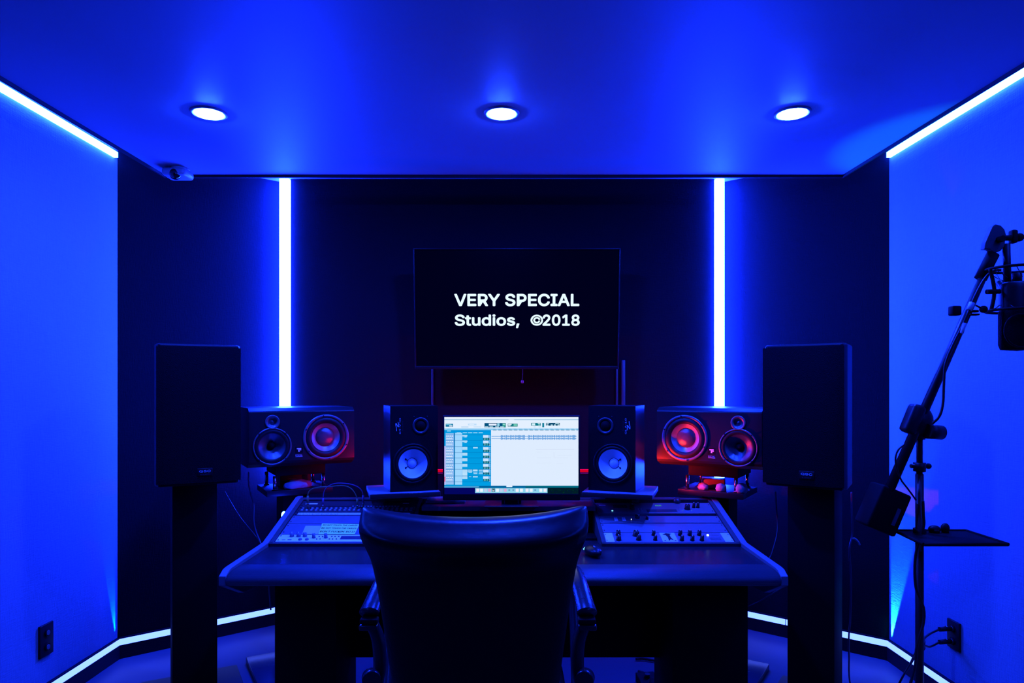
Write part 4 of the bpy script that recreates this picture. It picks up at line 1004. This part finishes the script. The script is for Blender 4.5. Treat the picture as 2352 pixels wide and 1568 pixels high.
# ------------------------------------------------------------------ loose cables
cable('cable hanging from the left lying monitor to the desk side', [W(571, 1084, 3.28), W(571, 1110, 3.28), W(576, 1135, 3.27), W(583, 1160, 3.25), W(583, 1195, 3.2), W(588, 1220, 3.15), W(600, 1250, 3.1), W(612, 1290, 3.08), W(622, 1400, 3.1)], .0035, 'cable_b')
cable('thin straight cable slanting from the left tall speaker down to the desk side', [W(516, 1128, 3.2), W(550, 1185, 3.17), W(597, 1246, 3.12), W(606, 1300, 3.1)], .002, 'cable_b')
cable('thin upright cord hanging along the left speaker column', [W(493.5, 1130, 3.2), W(493.5, 1250, 3.2), W(493, 1440, 3.2)], .0016, 'cable_b', sub=2)
cable('cable hanging between the desk and the right speaker column', [W(1781, 1128, 3.15), W(1783, 1160, 3.15), W(1786, 1200, 3.15), W(1784, 1230, 3.12), W(1773, 1270, 3.08), W(1766, 1290, 3.06), W(1760, 1340, 3.1)], .0035, 'cable_b')
cable('thin upright cord hanging along the right speaker column', [W(1812, 1132, 3.16), W(1813, 1250, 3.16), W(1812, 1420, 3.16)], .0016, 'cable_b', sub=2)
cable('thin cables crossing below the right end of the desk', [W(1800, 1347, 3.0), W(1768, 1366, 3.02), W(1745, 1380, 3.04), W(1717, 1393, 3.05)], .0022, 'cable_b')
cable('short cord end hanging below the right end of the desk', [W(1766, 1366, 3.03), W(1769, 1378, 3.03), W(1770, 1392, 3.03)], .0022, 'cable_b')
cable('cable hanging behind the right speaker column down to the floor', [W(1956, 1130, 3.22), W(1957, 1180, 3.22), W(1957, 1230, 3.22), W(1951, 1262, 3.2), W(1955, 1330, 3.2), W(1953, 1420, 3.2), W(1950, 1455, 3.2), W(1950, 1500, 3.2), (1.57, 3.15, .01), (1.62, 3.0, .008), (1.68, 2.85, .008)], .004, 'cable_b')
t = tag(obj('cable_tie', (lambda bb: bb.tube([(0, 0, 0), (.012, 0, .001), (.026, -.004, -.012), (.034, -.004, -.028)], .0045, 'plastic_w', seg=8))(MB())), 'pale curled cable tie on the cable behind the right speaker column', 'cable tie'); t.location = W(1957, 1237, 3.215)
# floor cables under the desk
fl_c = [((W(1460, 1515, 3.5), W(1480, 1530, 3.5), W(1530, 1528, 3.45), W(1570, 1512, 3.4)), 'curved black cable on the floor under the desk, farthest back'),
        (((.62, 3.35, .01), (.75, 3.25, .01), (.95, 3.22, .01), (1.0, 3.1, .01)), 'black cable on the floor under the right part of the desk'),
        (((.58, 3.15, .01), (.66, 3.0, .01), (.72, 2.9, .01), (.70, 2.75, .01)), 'black cable curving over the floor beside the power strip'),
        (((-.82, 3.35, .01), (-.68, 3.1, .01), (-.60, 3.0, .01), (-.50, 2.9, .01), (-.42, 2.85, .01)), 'black cable on the floor left of the chair, nearer the wall'),
        (((-.56, 3.25, .01), (-.60, 3.1, .01), (-.52, 2.95, .01), (-.62, 2.8, .01)), 'black cable crossing another on the floor left of the chair')]
for pts, lab in fl_c:
    pts = [Vector(p) for p in pts]
    pts = [Vector((p.x, p.y, .010)) for p in pts]
    cable(lab, pts, .0065, group='cables on the floor under the desk')
t = thing('power_strip', 'black power strip with small orange lights on the floor under the right of the desk', 'power strip', (W(1556, 0, 3.12).x, 3.14, .0), R(-12))
b = MB(); b.span((-.12, -.03, 0), (.12, .03, .045), 'cab', bev=.006); obj('case', b, t)
b = MB()
for dx in (-.012, .018): b.span((dx - .006, -.033, .020), (dx + .006, -.029, .036), 'spark_o')
obj('indicator_light', b, t)
t = thing('footswitch', 'dark wedge shaped pedal on the floor under the right of the desk', 'pedal', (W(1490, 0, 3.2).x, 3.2, 0), R(8))
b = MB(); b.prism([(-.045, -.06, 0), (-.045, .06, 0), (-.045, .06, .045), (-.045, -.06, .02)], (.09, 0, 0), 'black', bev=.003); obj('case', b, t)
b = MB(); b.cyl((0, .02, .038), (0, .018, .052), .012, 'steel'); obj('button', b, t)

# ------------------------------------------------------------------ render look
w = bpy.data.worlds.new('world'); bpy.context.scene.world = w; w.use_nodes = True
w.node_tree.nodes['Background'].inputs['Color'].default_value = (0, 0, 0, 1); w.node_tree.nodes['Background'].inputs['Strength'].default_value = 0
sc = bpy.context.scene
sc.view_settings.view_transform = 'Standard'; sc.view_settings.look = 'None'; sc.view_settings.gamma = 1; sc.view_settings.use_curve_mapping = False
sc.view_settings.exposure = 0.0
sc.cycles.use_denoising = True
sc.cycles.max_bounces = 10; sc.cycles.diffuse_bounces = 6; sc.cycles.glossy_bounces = 4
